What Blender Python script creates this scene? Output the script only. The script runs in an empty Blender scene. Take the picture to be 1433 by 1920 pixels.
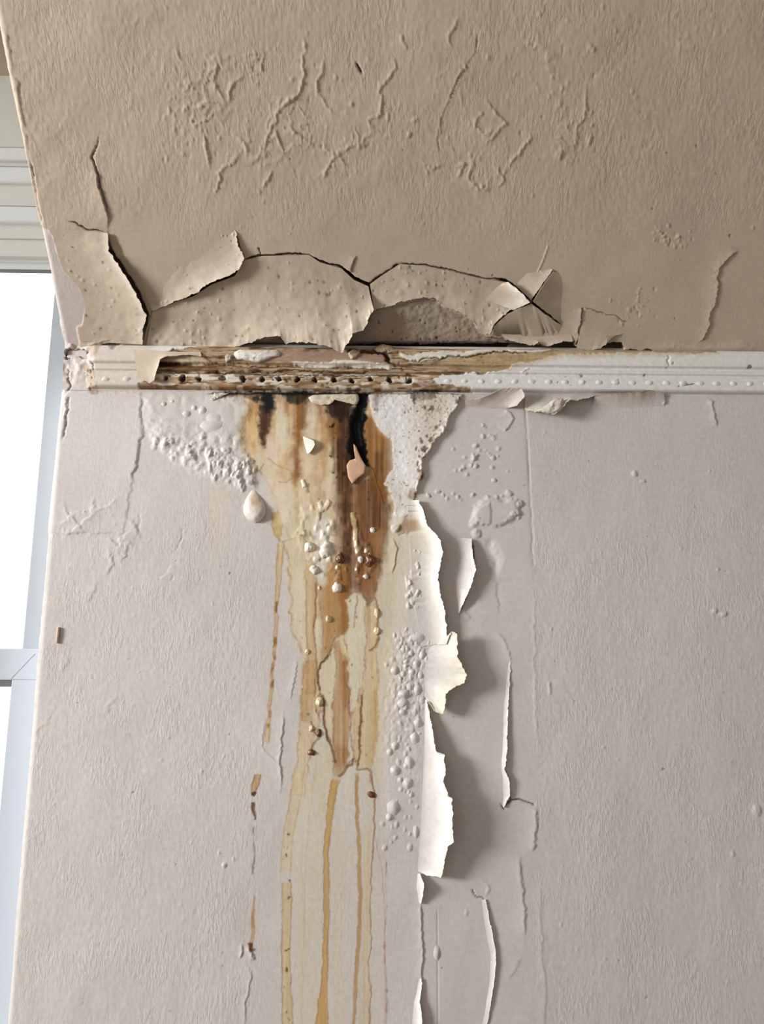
import bpy, math
import numpy as np
from mathutils import Matrix, Vector

rng = np.random.default_rng(7)
scene = bpy.context.scene
col_root = scene.collection

# ------------------------------------------------------------------ camera
IMW, IMH, CX, CY, FPX = 1433, 1920, 716.5, 960.0, 1440.0
PITCH, YAW, DIST = math.radians(11.3), math.radians(-1.5), 1.2
FWD = np.array([-math.sin(YAW) * math.cos(PITCH), math.cos(YAW) * math.cos(PITCH), math.sin(PITCH)])
RGT = np.array([math.cos(YAW), math.sin(YAW), 0.0])
UPV = np.cross(RGT, FWD)
CAM = np.array([0.0, -DIST, 0.0])
cam_data = bpy.data.cameras.new('camera')
cam = bpy.data.objects.new('camera', cam_data)
col_root.objects.link(cam)
M = Matrix.Identity(4)
for i in range(3):
    M[i][0], M[i][1], M[i][2], M[i][3] = RGT[i], UPV[i], -FWD[i], CAM[i]
cam.matrix_world = M
cam_data.sensor_fit = 'VERTICAL'
cam_data.sensor_height = 36.0
cam_data.lens = 36.0 * FPX / IMH
cam_data.clip_start = 0.01
scene.camera = cam

# ------------------------------------------------------------------ world, daylight, exposure
world = bpy.data.worlds.new('overcast_sky')
scene.world = world
world.use_nodes = True
bgn = world.node_tree.nodes['Background']
bgn.inputs[0].default_value = (0.93, 0.97, 1.0, 1)
bgn.inputs[1].default_value = 2.4
LIGHT_Y, LIGHT_Z, LIGHT_X = -1.55, 0.58, -3.32
ld = bpy.data.lights.new('side_window_daylight', 'AREA')
ld.shape = 'RECTANGLE'
ld.size, ld.size_y = 0.8, 0.9
ld.energy = 184
ld.color = (0.935, 0.975, 1.0)
lo = bpy.data.objects.new('side_window_daylight', ld)
col_root.objects.link(lo)
lo.location = (LIGHT_X, LIGHT_Y, LIGHT_Z)
lo.rotation_euler = (0, math.radians(-90), 0)      # shines towards +x
scene.view_settings.view_transform = 'Standard'
scene.view_settings.look = 'None'
scene.view_settings.exposure = 0.0
scene.view_settings.gamma = 1.0
scene.view_settings.use_curve_mapping = False

# ------------------------------------------------------------------ geometry of the place
ALPHA = math.radians(47.5)                         # pitch of the sloped ceiling
ES = np.array([0.0, -math.cos(ALPHA), math.sin(ALPHA)])
NC = np.array([0.0, -math.sin(ALPHA), -math.cos(ALPHA)])
NW = np.array([0.0, -1.0, 0.0])


def rays(u, v):
    u = np.asarray(u, float)[..., None]
    v = np.asarray(v, float)[..., None]
    return FWD + RGT * (u - CX) / FPX + UPV * (CY - v) / FPX


def on_plane(u, v, p0, n, lift=0.0):
    r = rays(u, v)
    k = (np.dot(p0 - CAM, n) + np.asarray(lift, float)) / (r @ n)
    return CAM + r * k[..., None]


def project(P):
    q = P - CAM
    z = q @ FWD
    return CX + FPX * (q @ RGT) / z, CY - FPX * (q @ UPV) / z


O0 = np.zeros(3)
def on_wall(u, v, lift=0.0):
    return on_plane(u, v, O0, NW, lift)


XL = float(on_wall(108, 780)[0])                   # outer corner by the window
ZC = float(on_wall(116, 655)[2])                   # where wall and sloped ceiling meet
CREASE = np.array([0.0, 0.0, ZC])
def on_ceil(u, v, lift=0.0):
    return on_plane(u, v, CREASE, NC, lift)


PX = 0.00086                                       # metres per photograph pixel at the wall
DWIN = 0.24                                        # window plane behind the wall face
FLOOR_Z = -1.5
TOP_Z = 1.35


# ------------------------------------------------------------------ small maths
def lin(r, g, b):
    c = np.array([r, g, b], float) / 255.0
    return np.where(c <= 0.04045, c / 12.92, ((c + 0.055) / 1.055) ** 2.4)


TAB = [np.random.default_rng(100 + k).uniform(-1, 1, (256, 256)) for k in range(8)]
def vnoise(x, y, seed=0):
    t = TAB[seed % 8]
    x = x + 17.3 * seed
    y = y + 31.7 * seed
    xi, yi = np.floor(x).astype(int), np.floor(y).astype(int)
    fx, fy = x - xi, y - yi
    fx, fy = fx * fx * fx * (fx * (fx * 6 - 15) + 10), fy * fy * fy * (fy * (fy * 6 - 15) + 10)
    a, b = t[xi & 255, yi & 255], t[(xi + 1) & 255, yi & 255]
    c, d = t[xi & 255, (yi + 1) & 255], t[(xi + 1) & 255, (yi + 1) & 255]
    return (a * (1 - fx) + b * fx) * (1 - fy) + (c * (1 - fx) + d * fx) * fy


def fbm(x, y, octs=3, seed=0):
    s, a, tot = 0, 1.0, 0
    for k in range(octs):
        s = s + a * vnoise(x, y, seed + k)
        tot += a
        x, y, a = x * 2.03, y * 2.03, a * 0.5
    return s / tot


def sstep(a, b, x):
    t = np.clip((x - a) / (b - a), 0, 1)
    return t * t * (3 - 2 * t)


class Canvas:
    """Height and pigment of a weathered surface, laid out on photograph pixels."""
    def __init__(self, u, v, base, warp=1.0):
        self.u, self.v = u.ravel().astype(float), v.ravel().astype(float)
        n = self.u.size
        w = warp
        self.uw = self.u + w * (2.6 * vnoise(self.u / 15, self.v / 15, 1) + 1.5 * vnoise(self.u / 5, self.v / 5, 2) + 0.6 * vnoise(self.u / 2.2, self.v / 2.2, 5))
        self.vw = self.v + w * (2.6 * vnoise(self.u / 15, self.v / 15, 3) + 1.5 * vnoise(self.u / 5, self.v / 5, 4) + 0.6 * vnoise(self.u / 2.2, self.v / 2.2, 6))
        self.h = np.zeros(n)
        self.col = np.tile(np.asarray(base, float), (n, 1))
        self.wet = np.zeros(n)
        self.tex = np.ones(n)

    def near(self, pts, pad):
        lo, hi = pts.min(0) - pad, pts.max(0) + pad
        return np.nonzero((self.u > lo[0]) & (self.u < hi[0]) & (self.v > lo[1]) & (self.v < hi[1]))[0]

    def line(self, pts, pad, warp=1.0):
        pts = np.asarray(pts, float)
        idx = self.near(pts, pad + 6)
        px = self.u[idx] + warp * (self.uw[idx] - self.u[idx])
        py = self.v[idx] + warp * (self.vw[idx] - self.v[idx])
        best = np.full(idx.size, 1e9)
        side = np.ones(idx.size)
        tt = np.zeros(idx.size)
        seg = np.hypot(*(pts[1:] - pts[:-1]).T)
        cum = np.concatenate([[0], np.cumsum(seg)])
        for k in range(len(pts) - 1):
            a, dvec = pts[k], pts[k + 1] - pts[k]
            L2 = max(dvec @ dvec, 1e-9)
            qx, qy = px - a[0], py - a[1]
            t = np.clip((qx * dvec[0] + qy * dvec[1]) / L2, 0, 1)
            d = np.hypot(qx - t * dvec[0], qy - t * dvec[1])
            m = d < best
            best[m] = d[m]
            side[m] = np.sign(dvec[0] * qy - dvec[1] * qx)[m]
            tt[m] = ((cum[k] + t * seg[k]) / cum[-1])[m]
        return idx, best, side, tt

    def poly(self, pts, pad=8, warp=1.0):
        pts = np.asarray(pts, float)
        closed = np.vstack([pts, pts[:1]])
        idx, d, _, _ = self.line(closed, pad, warp)
        px = self.u[idx] + warp * (self.uw[idx] - self.u[idx])
        py = self.v[idx] + warp * (self.vw[idx] - self.v[idx])
        ins = np.zeros(idx.size, bool)
        for k in range(len(pts)):
            (x0, y0), (x1, y1) = closed[k], closed[k + 1]
            if y0 == y1:
                continue
            c = ((y0 > py) != (y1 > py)) & (px < (x1 - x0) * (py - y0) / (y1 - y0) + x0)
            ins ^= c
        return idx, np.where(ins, -d, d)

    # --- relief
    def plate(self, pts, H, w=1.5, warp=1.0):
        i, sd = self.poly(pts, w + 4, warp)
        self.h[i] += H * sstep(w, -w, sd)

    def groove(self, pts, depth, w, taper=0.15, rgb=None, a=1.0, warp=1.0):
        i, d, s, t = self.line(pts, 4 * w, warp)
        e = sstep(0, taper, t) * sstep(0, taper, 1 - t) if taper else 1.0
        ww = w * (0.45 + 0.55 * e)
        g = np.exp(-(d / ww) ** 4) * e
        self.h[i] -= depth * g
        if rgb is not None:
            self.blend(i, g * a, rgb)

    def ridge(self, pts, H, w, taper=0.2, warp=1.0):
        i, d, s, t = self.line(pts, 3 * w, warp)
        self.h[i] += H * np.exp(-(d / w) ** 2) * sstep(0, taper, t) * sstep(0, taper, 1 - t)

    def lip(self, pts, H, L, w=1.0, taper=0.2, warp=1.0):
        """raised on the positive side (left of a line going down, below a line going right)"""
        i, d, s, t = self.line(pts, 4 * L, warp)
        e = sstep(0, taper, t) * sstep(0, taper, 1 - t)
        sd = d * s
        self.h[i] += H * e * sstep(-w, w, sd) * np.exp(-np.maximum(sd, 0) / L)

    def dome(self, u, v, ru, rv, H, lump=0.25, seed=0):
        i = np.nonzero((abs(self.u - u) < ru * 1.5) & (abs(self.v - v) < rv * 1.5))[0]
        r2 = ((self.u[i] + 0.45 * (self.uw[i] - self.u[i]) - u) / ru) ** 2 + ((self.v[i] + 0.45 * (self.vw[i] - self.v[i]) - v) / rv) ** 2
        m = np.clip(1 - r2, 0, 1)
        self.h[i] += 0.62 * H * np.sqrt(m) * sstep(0, 0.6, m) * (1 + lump * vnoise(self.u[i] / 4, self.v[i] / 4, seed))

    # --- pigment
    def blend(self, i, a, rgb):
        a = np.clip(a, 0, 1)[:, None]
        self.col[i] = self.col[i] * (1 - a) + np.asarray(rgb) * a

    def stain(self, pts, rgb, a=1.0, soft=4, edge=0.0, ergb=None, ew=2.0, streak=0.35, fade=None, wet=0.0, warp=1.0, noise=2.5, ns=14):
        if soft >= 4:
            warp, soft = warp * 0.45, soft * 1.45
        i, sd = self.poly(pts, max(soft, 3 * ew) + 6, warp)
        if noise:
            sd = sd + noise * fbm(self.u[i] / ns, self.v[i] / ns, 3, 3)
        m = sstep(soft, -soft, sd)
        n = 0.5 + 0.5 * fbm(self.u[i] / 5.5, self.v[i] / 130, 2, 2)
        al = a * m * (1 - streak * n * 1.4)
        f = 1.0
        if fade is not None:
            f = sstep(fade[1], fade[0], self.v[i])
        self.blend(i, al * f, rgb)
        if edge:
            self.blend(i, edge * np.exp(-(sd / ew) ** 2) * f * (0.55 + 0.45 * fbm(self.u[i] / 9, self.v[i] / 9, 2, 6)), ergb if ergb is not None else rgb)
        self.wet[i] = np.maximum(self.wet[i], wet * m * f)

    def drip(self, pts, widths, rgb, a=0.9, soft=2.0, edge=0.0, ergb=None, wet=0.0, dots=0.0, warp=0.6, H=0.0):
        wmax = max(widths)
        i, d, s, t = self.line(pts, wmax + soft + 4, warp)
        w = np.interp(t, np.linspace(0, 1, len(widths)), widths)
        m = sstep(soft, -soft, d - w) * sstep(0, 0.03, t) * sstep(0, 0.03, 1 - t)
        k = 1.0
        if dots:
            k = 1 - dots * sstep(-0.25, 0.35, fbm(self.u[i] / 40, self.v[i] / 16, 3, 4))
        self.blend(i, a * m * k, rgb)
        if edge:
            self.blend(i, edge * np.exp(-((d - w) / 1.5) ** 2) * k * sstep(0, 0.03, t) * sstep(0, 0.03, 1 - t), ergb)
        self.wet[i] = np.maximum(self.wet[i], wet * m)
        self.h[i] += H * m

    def specks(self, pts, n, rgb, rmin, rmax, a=0.9, seed=0, depth=0.0):
        r = np.random.default_rng(seed)
        pts = np.asarray(pts, float)
        lo, hi = pts.min(0), pts.max(0)
        got = 0
        while got < n:
            p = r.uniform(lo, hi)
            ins = False
            for k in range(len(pts)):
                (x0, y0), (x1, y1) = pts[k], pts[(k + 1) % len(pts)]
                if (y0 > p[1]) != (y1 > p[1]) and p[0] < (x1 - x0) * (p[1] - y0) / (y1 - y0) + x0:
                    ins = not ins
            if not ins:
                continue
            got += 1
            R = rmin + (rmax - rmin) * r.random() ** 2.5
            rv = R * r.uniform(0.7, 1.6)
            i = np.nonzero((abs(self.u - p[0]) < 2 * R + 1) & (abs(self.v - p[1]) < 2 * rv + 1))[0]
            q = np.hypot((self.uw[i] - p[0]) / R, (self.vw[i] - p[1]) / rv)
            m = sstep(1.3, 0.6, q)
            if rgb is not None:
                self.blend(i, a * m, rgb)
            self.h[i] -= depth * m


# ------------------------------------------------------------------ materials
def new_mat(name):
    m = bpy.data.materials.new(name)
    m.use_nodes = True
    nt = m.node_tree
    return m, nt, nt.nodes['Principled BSDF']


def painted(name, bump=0.00025, sx=300.0, sy=95.0, rough=0.6, grain=900.0, mottling=0.05):
    """paint or plaster: pigment from the 'col' attribute, brushed relief weighted by 'tex', gloss by 'wet'"""
    m, nt, p = new_mat(name)
    L = nt.links.new
    def node(t, **kw):
        n = nt.nodes.new(t)
        for k, v in kw.items():
            setattr(n, k, v)
        return n
    ac = node('ShaderNodeAttribute', attribute_name='col')
    at = node('ShaderNodeAttribute', attribute_name='tex')
    aw = node('ShaderNodeAttribute', attribute_name='wet')
    ap = node('ShaderNodeAttribute', attribute_name='pq')
    mp = node('ShaderNodeMapping')
    mp.inputs['Scale'].default_value = (sx, sy, sx)
    L(ap.outputs['Vector'], mp.inputs['Vector'])
    n1 = node('ShaderNodeTexNoise')
    n1.inputs['Scale'].default_value = 1.0
    n1.inputs['Detail'].default_value = 3.0
    n1.inputs['Roughness'].default_value = 0.55
    n1.inputs['Distortion'].default_value = 0.6
    L(mp.outputs[0], n1.inputs['Vector'])
    n2 = node('ShaderNodeTexNoise')
    n2.inputs['Scale'].default_value = 38.0
    n2.inputs['Detail'].default_value = 2.0
    L(ap.outputs['Vector'], n2.inputs['Vector'])
    n3 = node('ShaderNodeTexNoise')
    n3.inputs['Scale'].default_value = grain
    n3.inputs['Detail'].default_value = 1.0
    L(ap.outputs['Vector'], n3.inputs['Vector'])
    # ridged strokes
    rmp = node('ShaderNodeMapRange', interpolation_type='SMOOTHSTEP')
    rmp.inputs['From Min'].default_value = 0.38
    rmp.inputs['From Max'].default_value = 0.66
    L(n1.outputs['Fac'], rmp.inputs['Value'])
    n5 = node('ShaderNodeTexNoise')
    n5.inputs['Scale'].default_value = 16.0
    n5.inputs['Detail'].default_value = 3.0
    L(ap.outputs['Vector'], n5.inputs['Vector'])
    r5 = node('ShaderNodeMapRange', interpolation_type='SMOOTHSTEP')
    r5.inputs['From Min'].default_value, r5.inputs['From Max'].default_value = 0.38, 0.62
    r5.inputs['To Min'].default_value = 0.12
    L(n5.outputs['Fac'], r5.inputs['Value'])
    m5 = node('ShaderNodeMath', operation='MULTIPLY')
    L(rmp.outputs[0], m5.inputs[0])
    L(r5.outputs[0], m5.inputs[1])
    a1 = node('ShaderNodeMath', operation='MULTIPLY_ADD')
    a1.inputs[1].default_value = 0.9
    L(n2.outputs['Fac'], a1.inputs[0])
    L(m5.outputs[0], a1.inputs[2])
    a2 = node('ShaderNodeMath', operation='MULTIPLY_ADD')
    a2.inputs[1].default_value = 0.10
    L(n3.outputs['Fac'], a2.inputs[0])
    L(a1.outputs[0], a2.inputs[2])
    b = node('ShaderNodeBump')
    b.inputs['Distance'].default_value = bump
    L(at.outputs['Fac'], b.inputs['Strength'])
    L(a2.outputs[0], b.inputs['Height'])
    L(b.outputs[0], p.inputs['Normal'])
    # faint mottling of the pigment
    n4 = node('ShaderNodeTexNoise')
    n4.inputs['Scale'].default_value = 140.0
    n4.inputs['Detail'].default_value = 4.0
    L(ap.outputs['Vector'], n4.inputs['Vector'])
    mr = node('ShaderNodeMapRange')
    mr.inputs['From Min'].default_value, mr.inputs['From Max'].default_value = 0.3, 0.7
    mr.inputs['To Min'].default_value, mr.inputs['To Max'].default_value = 1 - mottling, 1 + mottling
    L(n4.outputs['Fac'], mr.inputs['Value'])
    vm = node('ShaderNodeVectorMath', operation='SCALE')
    L(ac.outputs['Color'], vm.inputs[0])
    L(mr.outputs[0], vm.inputs['Scale'])
    L(vm.outputs[0], p.inputs['Base Color'])
    rr = node('ShaderNodeMapRange')
    rr.inputs['To Min'].default_value, rr.inputs['To Max'].default_value = rough, 0.24
    L(aw.outputs['Fac'], rr.inputs['Value'])
    L(rr.outputs[0], p.inputs['Roughness'])
    sp = node('ShaderNodeMapRange')
    sp.inputs['To Min'].default_value, sp.inputs['To Max'].default_value = 0.10, 0.55
    L(aw.outputs['Fac'], sp.inputs['Value'])
    L(sp.outputs[0], p.inputs['Specular IOR Level'])
    return m


def plain(name, rgb, rough=0.4, noise=0.03, scale=60.0, bump=0.0):
    m, nt, p = new_mat(name)
    L = nt.links.new
    tc = nt.nodes.new('ShaderNodeTexCoord')
    n = nt.nodes.new('ShaderNodeTexNoise')
    n.inputs['Scale'].default_value = scale
    n.inputs['Detail'].default_value = 4
    L(tc.outputs['Object'], n.inputs['Vector'])
    cr = nt.nodes.new('ShaderNodeValToRGB')
    c = np.asarray(rgb)
    cr.color_ramp.elements[0].color = (*(c * (1 - noise)), 1)
    cr.color_ramp.elements[1].color = (*np.minimum(c * (1 + noise), 0.95), 1)
    L(n.outputs['Fac'], cr.inputs[0])
    L(cr.outputs[0], p.inputs['Base Color'])
    p.inputs['Roughness'].default_value = rough
    if bump:
        b = nt.nodes.new('ShaderNodeBump')
        b.inputs['Distance'].default_value = bump
        L(n.outputs['Fac'], b.inputs['Height'])
        L(b.outputs[0], p.inputs['Normal'])
    return m


MAT_WALL = painted('weathered_wall_paint')
MAT_CEIL = painted('weathered_ceiling_paint', bump=0.00022, sx=270, sy=85)
MAT_FLAKE = painted('peeling_paint_film', bump=0.0003, sx=180, sy=80, rough=0.5)
MAT_TRIM = painted('cornice_paint_and_wood', bump=0.0007, sx=45, sy=420, rough=0.5, mottling=0.08)
MAT_PLASTER = painted('crumbling_plaster', bump=0.0008, sx=420, sy=420, rough=0.8, mottling=0.1)
MAT_WINDOW = plain('white_window_paint', lin(208, 214, 224), 0.35)
MAT_CASING = plain('cream_casing_paint', lin(238, 236, 228), 0.4)
MAT_HEAD = plain('white_head_moulding', lin(246, 248, 250), 0.35)
MAT_BEIGE = plain('beige_dormer_paint', lin(200, 183, 162), 0.6)
MAT_ROOM = plain('room_wall_paint', lin(182, 177, 172), 0.6, bump=0.0004)
MAT_FLOOR = plain('floor_boards', lin(112, 100, 90), 0.5, 0.2, 8)
MAT_GASKET = plain('grey_glazing_gasket', lin(120, 122, 118), 0.6)
mg, ntg, pg = new_mat('window_glass')
ntg.nodes.remove(pg)
tr = ntg.nodes.new('ShaderNodeBsdfTransparent')
tr.inputs[0].default_value = (0.97, 0.99, 0.99, 1)
gl = ntg.nodes.new('ShaderNodeBsdfGlossy')
gl.inputs['Roughness'].default_value = 0.02
fr = ntg.nodes.new('ShaderNodeFresnel')
mx = ntg.nodes.new('ShaderNodeMixShader')
ntg.links.new(fr.outputs[0], mx.inputs[0])
ntg.links.new(tr.outputs[0], mx.inputs[1])
ntg.links.new(gl.outputs[0], mx.inputs[2])
ntg.links.new(mx.outputs[0], ntg.nodes['Material Output'].inputs[0])
MAT_GLASS = mg


# ------------------------------------------------------------------ object helpers
def tag(o, label=None, cat=None, group=None, kind=None):
    if label: o['label'] = label
    if cat: o['category'] = cat
    if group: o['group'] = group
    if kind: o['kind'] = kind
    return o


def raw_mesh(name, verts, quads, mat, parent=None, attrs=None, smooth=True, origin=None):
    verts = np.asarray(verts, np.float64)
    if origin is not None:
        verts = verts - origin
    me = bpy.data.meshes.new(name)
    me.vertices.add(len(verts))
    me.vertices.foreach_set('co', verts.astype(np.float32).ravel())
    quads = np.asarray(quads, np.int32)
    nq, k = quads.shape
    me.loops.add(nq * k)
    me.loops.foreach_set('vertex_index', quads.ravel())
    me.polygons.add(nq)
    me.polygons.foreach_set('loop_start', np.arange(nq, dtype=np.int32) * k)
    me.polygons.foreach_set('loop_total', np.full(nq, k, np.int32))
    me.polygons.foreach_set('use_smooth', np.full(nq, bool(smooth)))
    for key, val in (attrs or {}).items():
        if key == 'col':
            a = me.attributes.new('col', 'FLOAT_COLOR', 'POINT')
            c = np.ones((len(verts), 4), np.float32)
            c[:, :3] = np.clip(val, 0, 1)
            a.data.foreach_set('color', c.ravel())
        elif key == 'pq':
            a = me.attributes.new('pq', 'FLOAT_VECTOR', 'POINT')
            a.data.foreach_set('vector', np.asarray(val, np.float32).ravel())
        else:
            a = me.attributes.new(key, 'FLOAT', 'POINT')
            a.data.foreach_set('value', np.asarray(val, np.float32).ravel())
    me.update(calc_edges=True)
    me.materials.append(mat)
    o = bpy.data.objects.new(name, me)
    col_root.objects.link(o)
    if origin is not None:
        o.location = origin
    if parent is not None:
        o.parent = parent
    return o


def grid_quads(nr, nc):
    a = np.arange(nr * nc).reshape(nr, nc)
    return np.stack([a[:-1, :-1], a[:-1, 1:], a[1:, 1:], a[1:, :-1]], -1).reshape(-1, 4)


def spans(*segs):
    out = []
    for a, b, st in segs:
        n = max(1, int(round(abs(b - a) / st)))
        out.append(np.linspace(a, b, n + 1)[:-1])
    out.append([segs[-1][1]])
    return np.concatenate(out)


def box(name, lo, hi, mat, parent=None, bevel=0.0):
    (x0, y0, z0), (x1, y1, z1) = lo, hi
    v = [(x0, y0, z0), (x1, y0, z0), (x1, y1, z0), (x0, y1, z0), (x0, y0, z1), (x1, y0, z1), (x1, y1, z1), (x0, y1, z1)]
    q = [(0, 3, 2, 1), (4, 5, 6, 7), (0, 1, 5, 4), (1, 2, 6, 5), (2, 3, 7, 6), (3, 0, 4, 7)]
    o = raw_mesh(name, v, q, mat, parent, smooth=False)
    if bevel:
        b = o.modifiers.new('bevel', 'BEVEL')
        b.width = bevel
        b.segments = 3
    return o


def prism(name, yz, x0, x1, mat, parent=None, smooth=False):
    """profile in (y,z) extruded along x"""
    n = len(yz)
    me = bpy.data.meshes.new(name)
    v = [(x0, y, z) for y, z in yz] + [(x1, y, z) for y, z in yz]
    f = [tuple(range(n)), tuple(range(2 * n - 1, n - 1, -1))] + [(i, i + n, (i + 1) % n + n, (i + 1) % n) for i in range(n)]
    me.from_pydata(v, [], f)
    me.update()
    import bmesh
    bm = bmesh.new(); bm.from_mesh(me)
    bmesh.ops.recalc_face_normals(bm, faces=bm.faces)
    bm.to_mesh(me); bm.free()
    me.materials.append(mat)
    o = bpy.data.objects.new(name, me)
    col_root.objects.link(o)
    if parent is not None:
        o.parent = parent
    return o


# ------------------------------------------------------------------ pigments
C_WALL = lin(202, 193, 187)
C_CEIL = lin(188, 170, 150)
C_MAUVE = lin(196, 183, 176)
C_WHITE = lin(236, 232, 226)
C_CREAM = lin(226, 214, 196)
C_PLASTER = lin(214, 208, 200)
C_GREYPL = lin(150, 134, 120)
C_TAN = lin(204, 180, 142)
C_AMBER = lin(162, 108, 44)
C_GOLD = lin(152, 104, 34)
C_BROWN = lin(104, 60, 22)
C_DARK = lin(50, 28, 13)
C_BLACK = lin(17, 10, 6)
C_VOID = lin(46, 36, 30)
C_WOOD = lin(176, 150, 120)

EDGE_L = [(265, 742), (266, 780), (270, 800), (262, 840), (256, 870), (246, 905)]

# blisters that read one by one: u, v, radius u, radius v, height
BLISTERS = [(784, 1196, 19, 13, 7), (757, 1217, 7, 8, 4), (771, 1224, 8, 9, 5), (792, 1228, 7, 9, 5), (762, 1240, 7, 6, 4), (781, 1244, 7, 8, 5),
    (800, 1236, 7, 9, 4), (741, 1257, 8, 8, 5), (756, 1264, 7, 9, 4), (773, 1260, 7, 7, 4), (789, 1266, 7, 10, 5), (757, 1301, 10, 8, 6),
    (756, 1318, 10, 9, 6), (755, 1335, 9, 8, 6), (783, 1293, 7, 10, 4), (791, 1312, 7, 9, 4), (784, 1355, 8, 10, 6), (778, 1383, 10, 13, 6),
    (741, 1398, 9, 10, 6), (731, 1410, 7, 8, 5), (768, 1429, 10, 14, 7), (741, 1444, 11, 11, 7), (764, 1468, 11, 12, 7), (771, 1490, 6, 7, 4),
    (738, 1514, 13, 15, 7), (731, 1532, 8, 8, 6), (780, 1560, 6, 14, 5), (308, 758, 7, 7, 4), (324, 753, 6, 5, 3), (350, 776, 11, 9, 5),
    (381, 770, 10, 10, 5), (365, 765, 7, 8, 4), (400, 800, 26, 14, 6), (820, 1787, 8, 15, 5), (893, 874, 8, 7, 5), (927, 900, 8, 7, 4), (925, 858, 8, 8, 4)]
NODULES = [(632, 1102, 10, 10, 'w'), (616, 1161, 7, 7, 'c'), (676, 1049, 5, 7, 'w'), (687, 1033, 5, 5, 'w'), (694, 1052, 11, 12, 'd'), (686, 1081, 5, 5, 'w'),
    (633, 1064, 5, 5, 'c'), (581, 1026, 11, 11, 'w'), (611, 1032, 13, 16, 'w'), (590, 1068, 9, 9, 'w'), (599, 1103, 4, 5, 'c'), (699, 994, 5, 6, 'w'),
    (577, 1221, 5, 6, 'c'), (599, 1316, 8, 9, 'c'), (584, 1366, 5, 6, 'c'), (598, 1375, 6, 8, 'd'), (584, 1411, 8, 6, 'd'), (638, 1048, 9, 10, 'd'),
    (697, 1490, 8, 6, 'd'), (707, 1150, 6, 9, 'c'), (707, 1183, 6, 8, 'c')]


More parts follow.
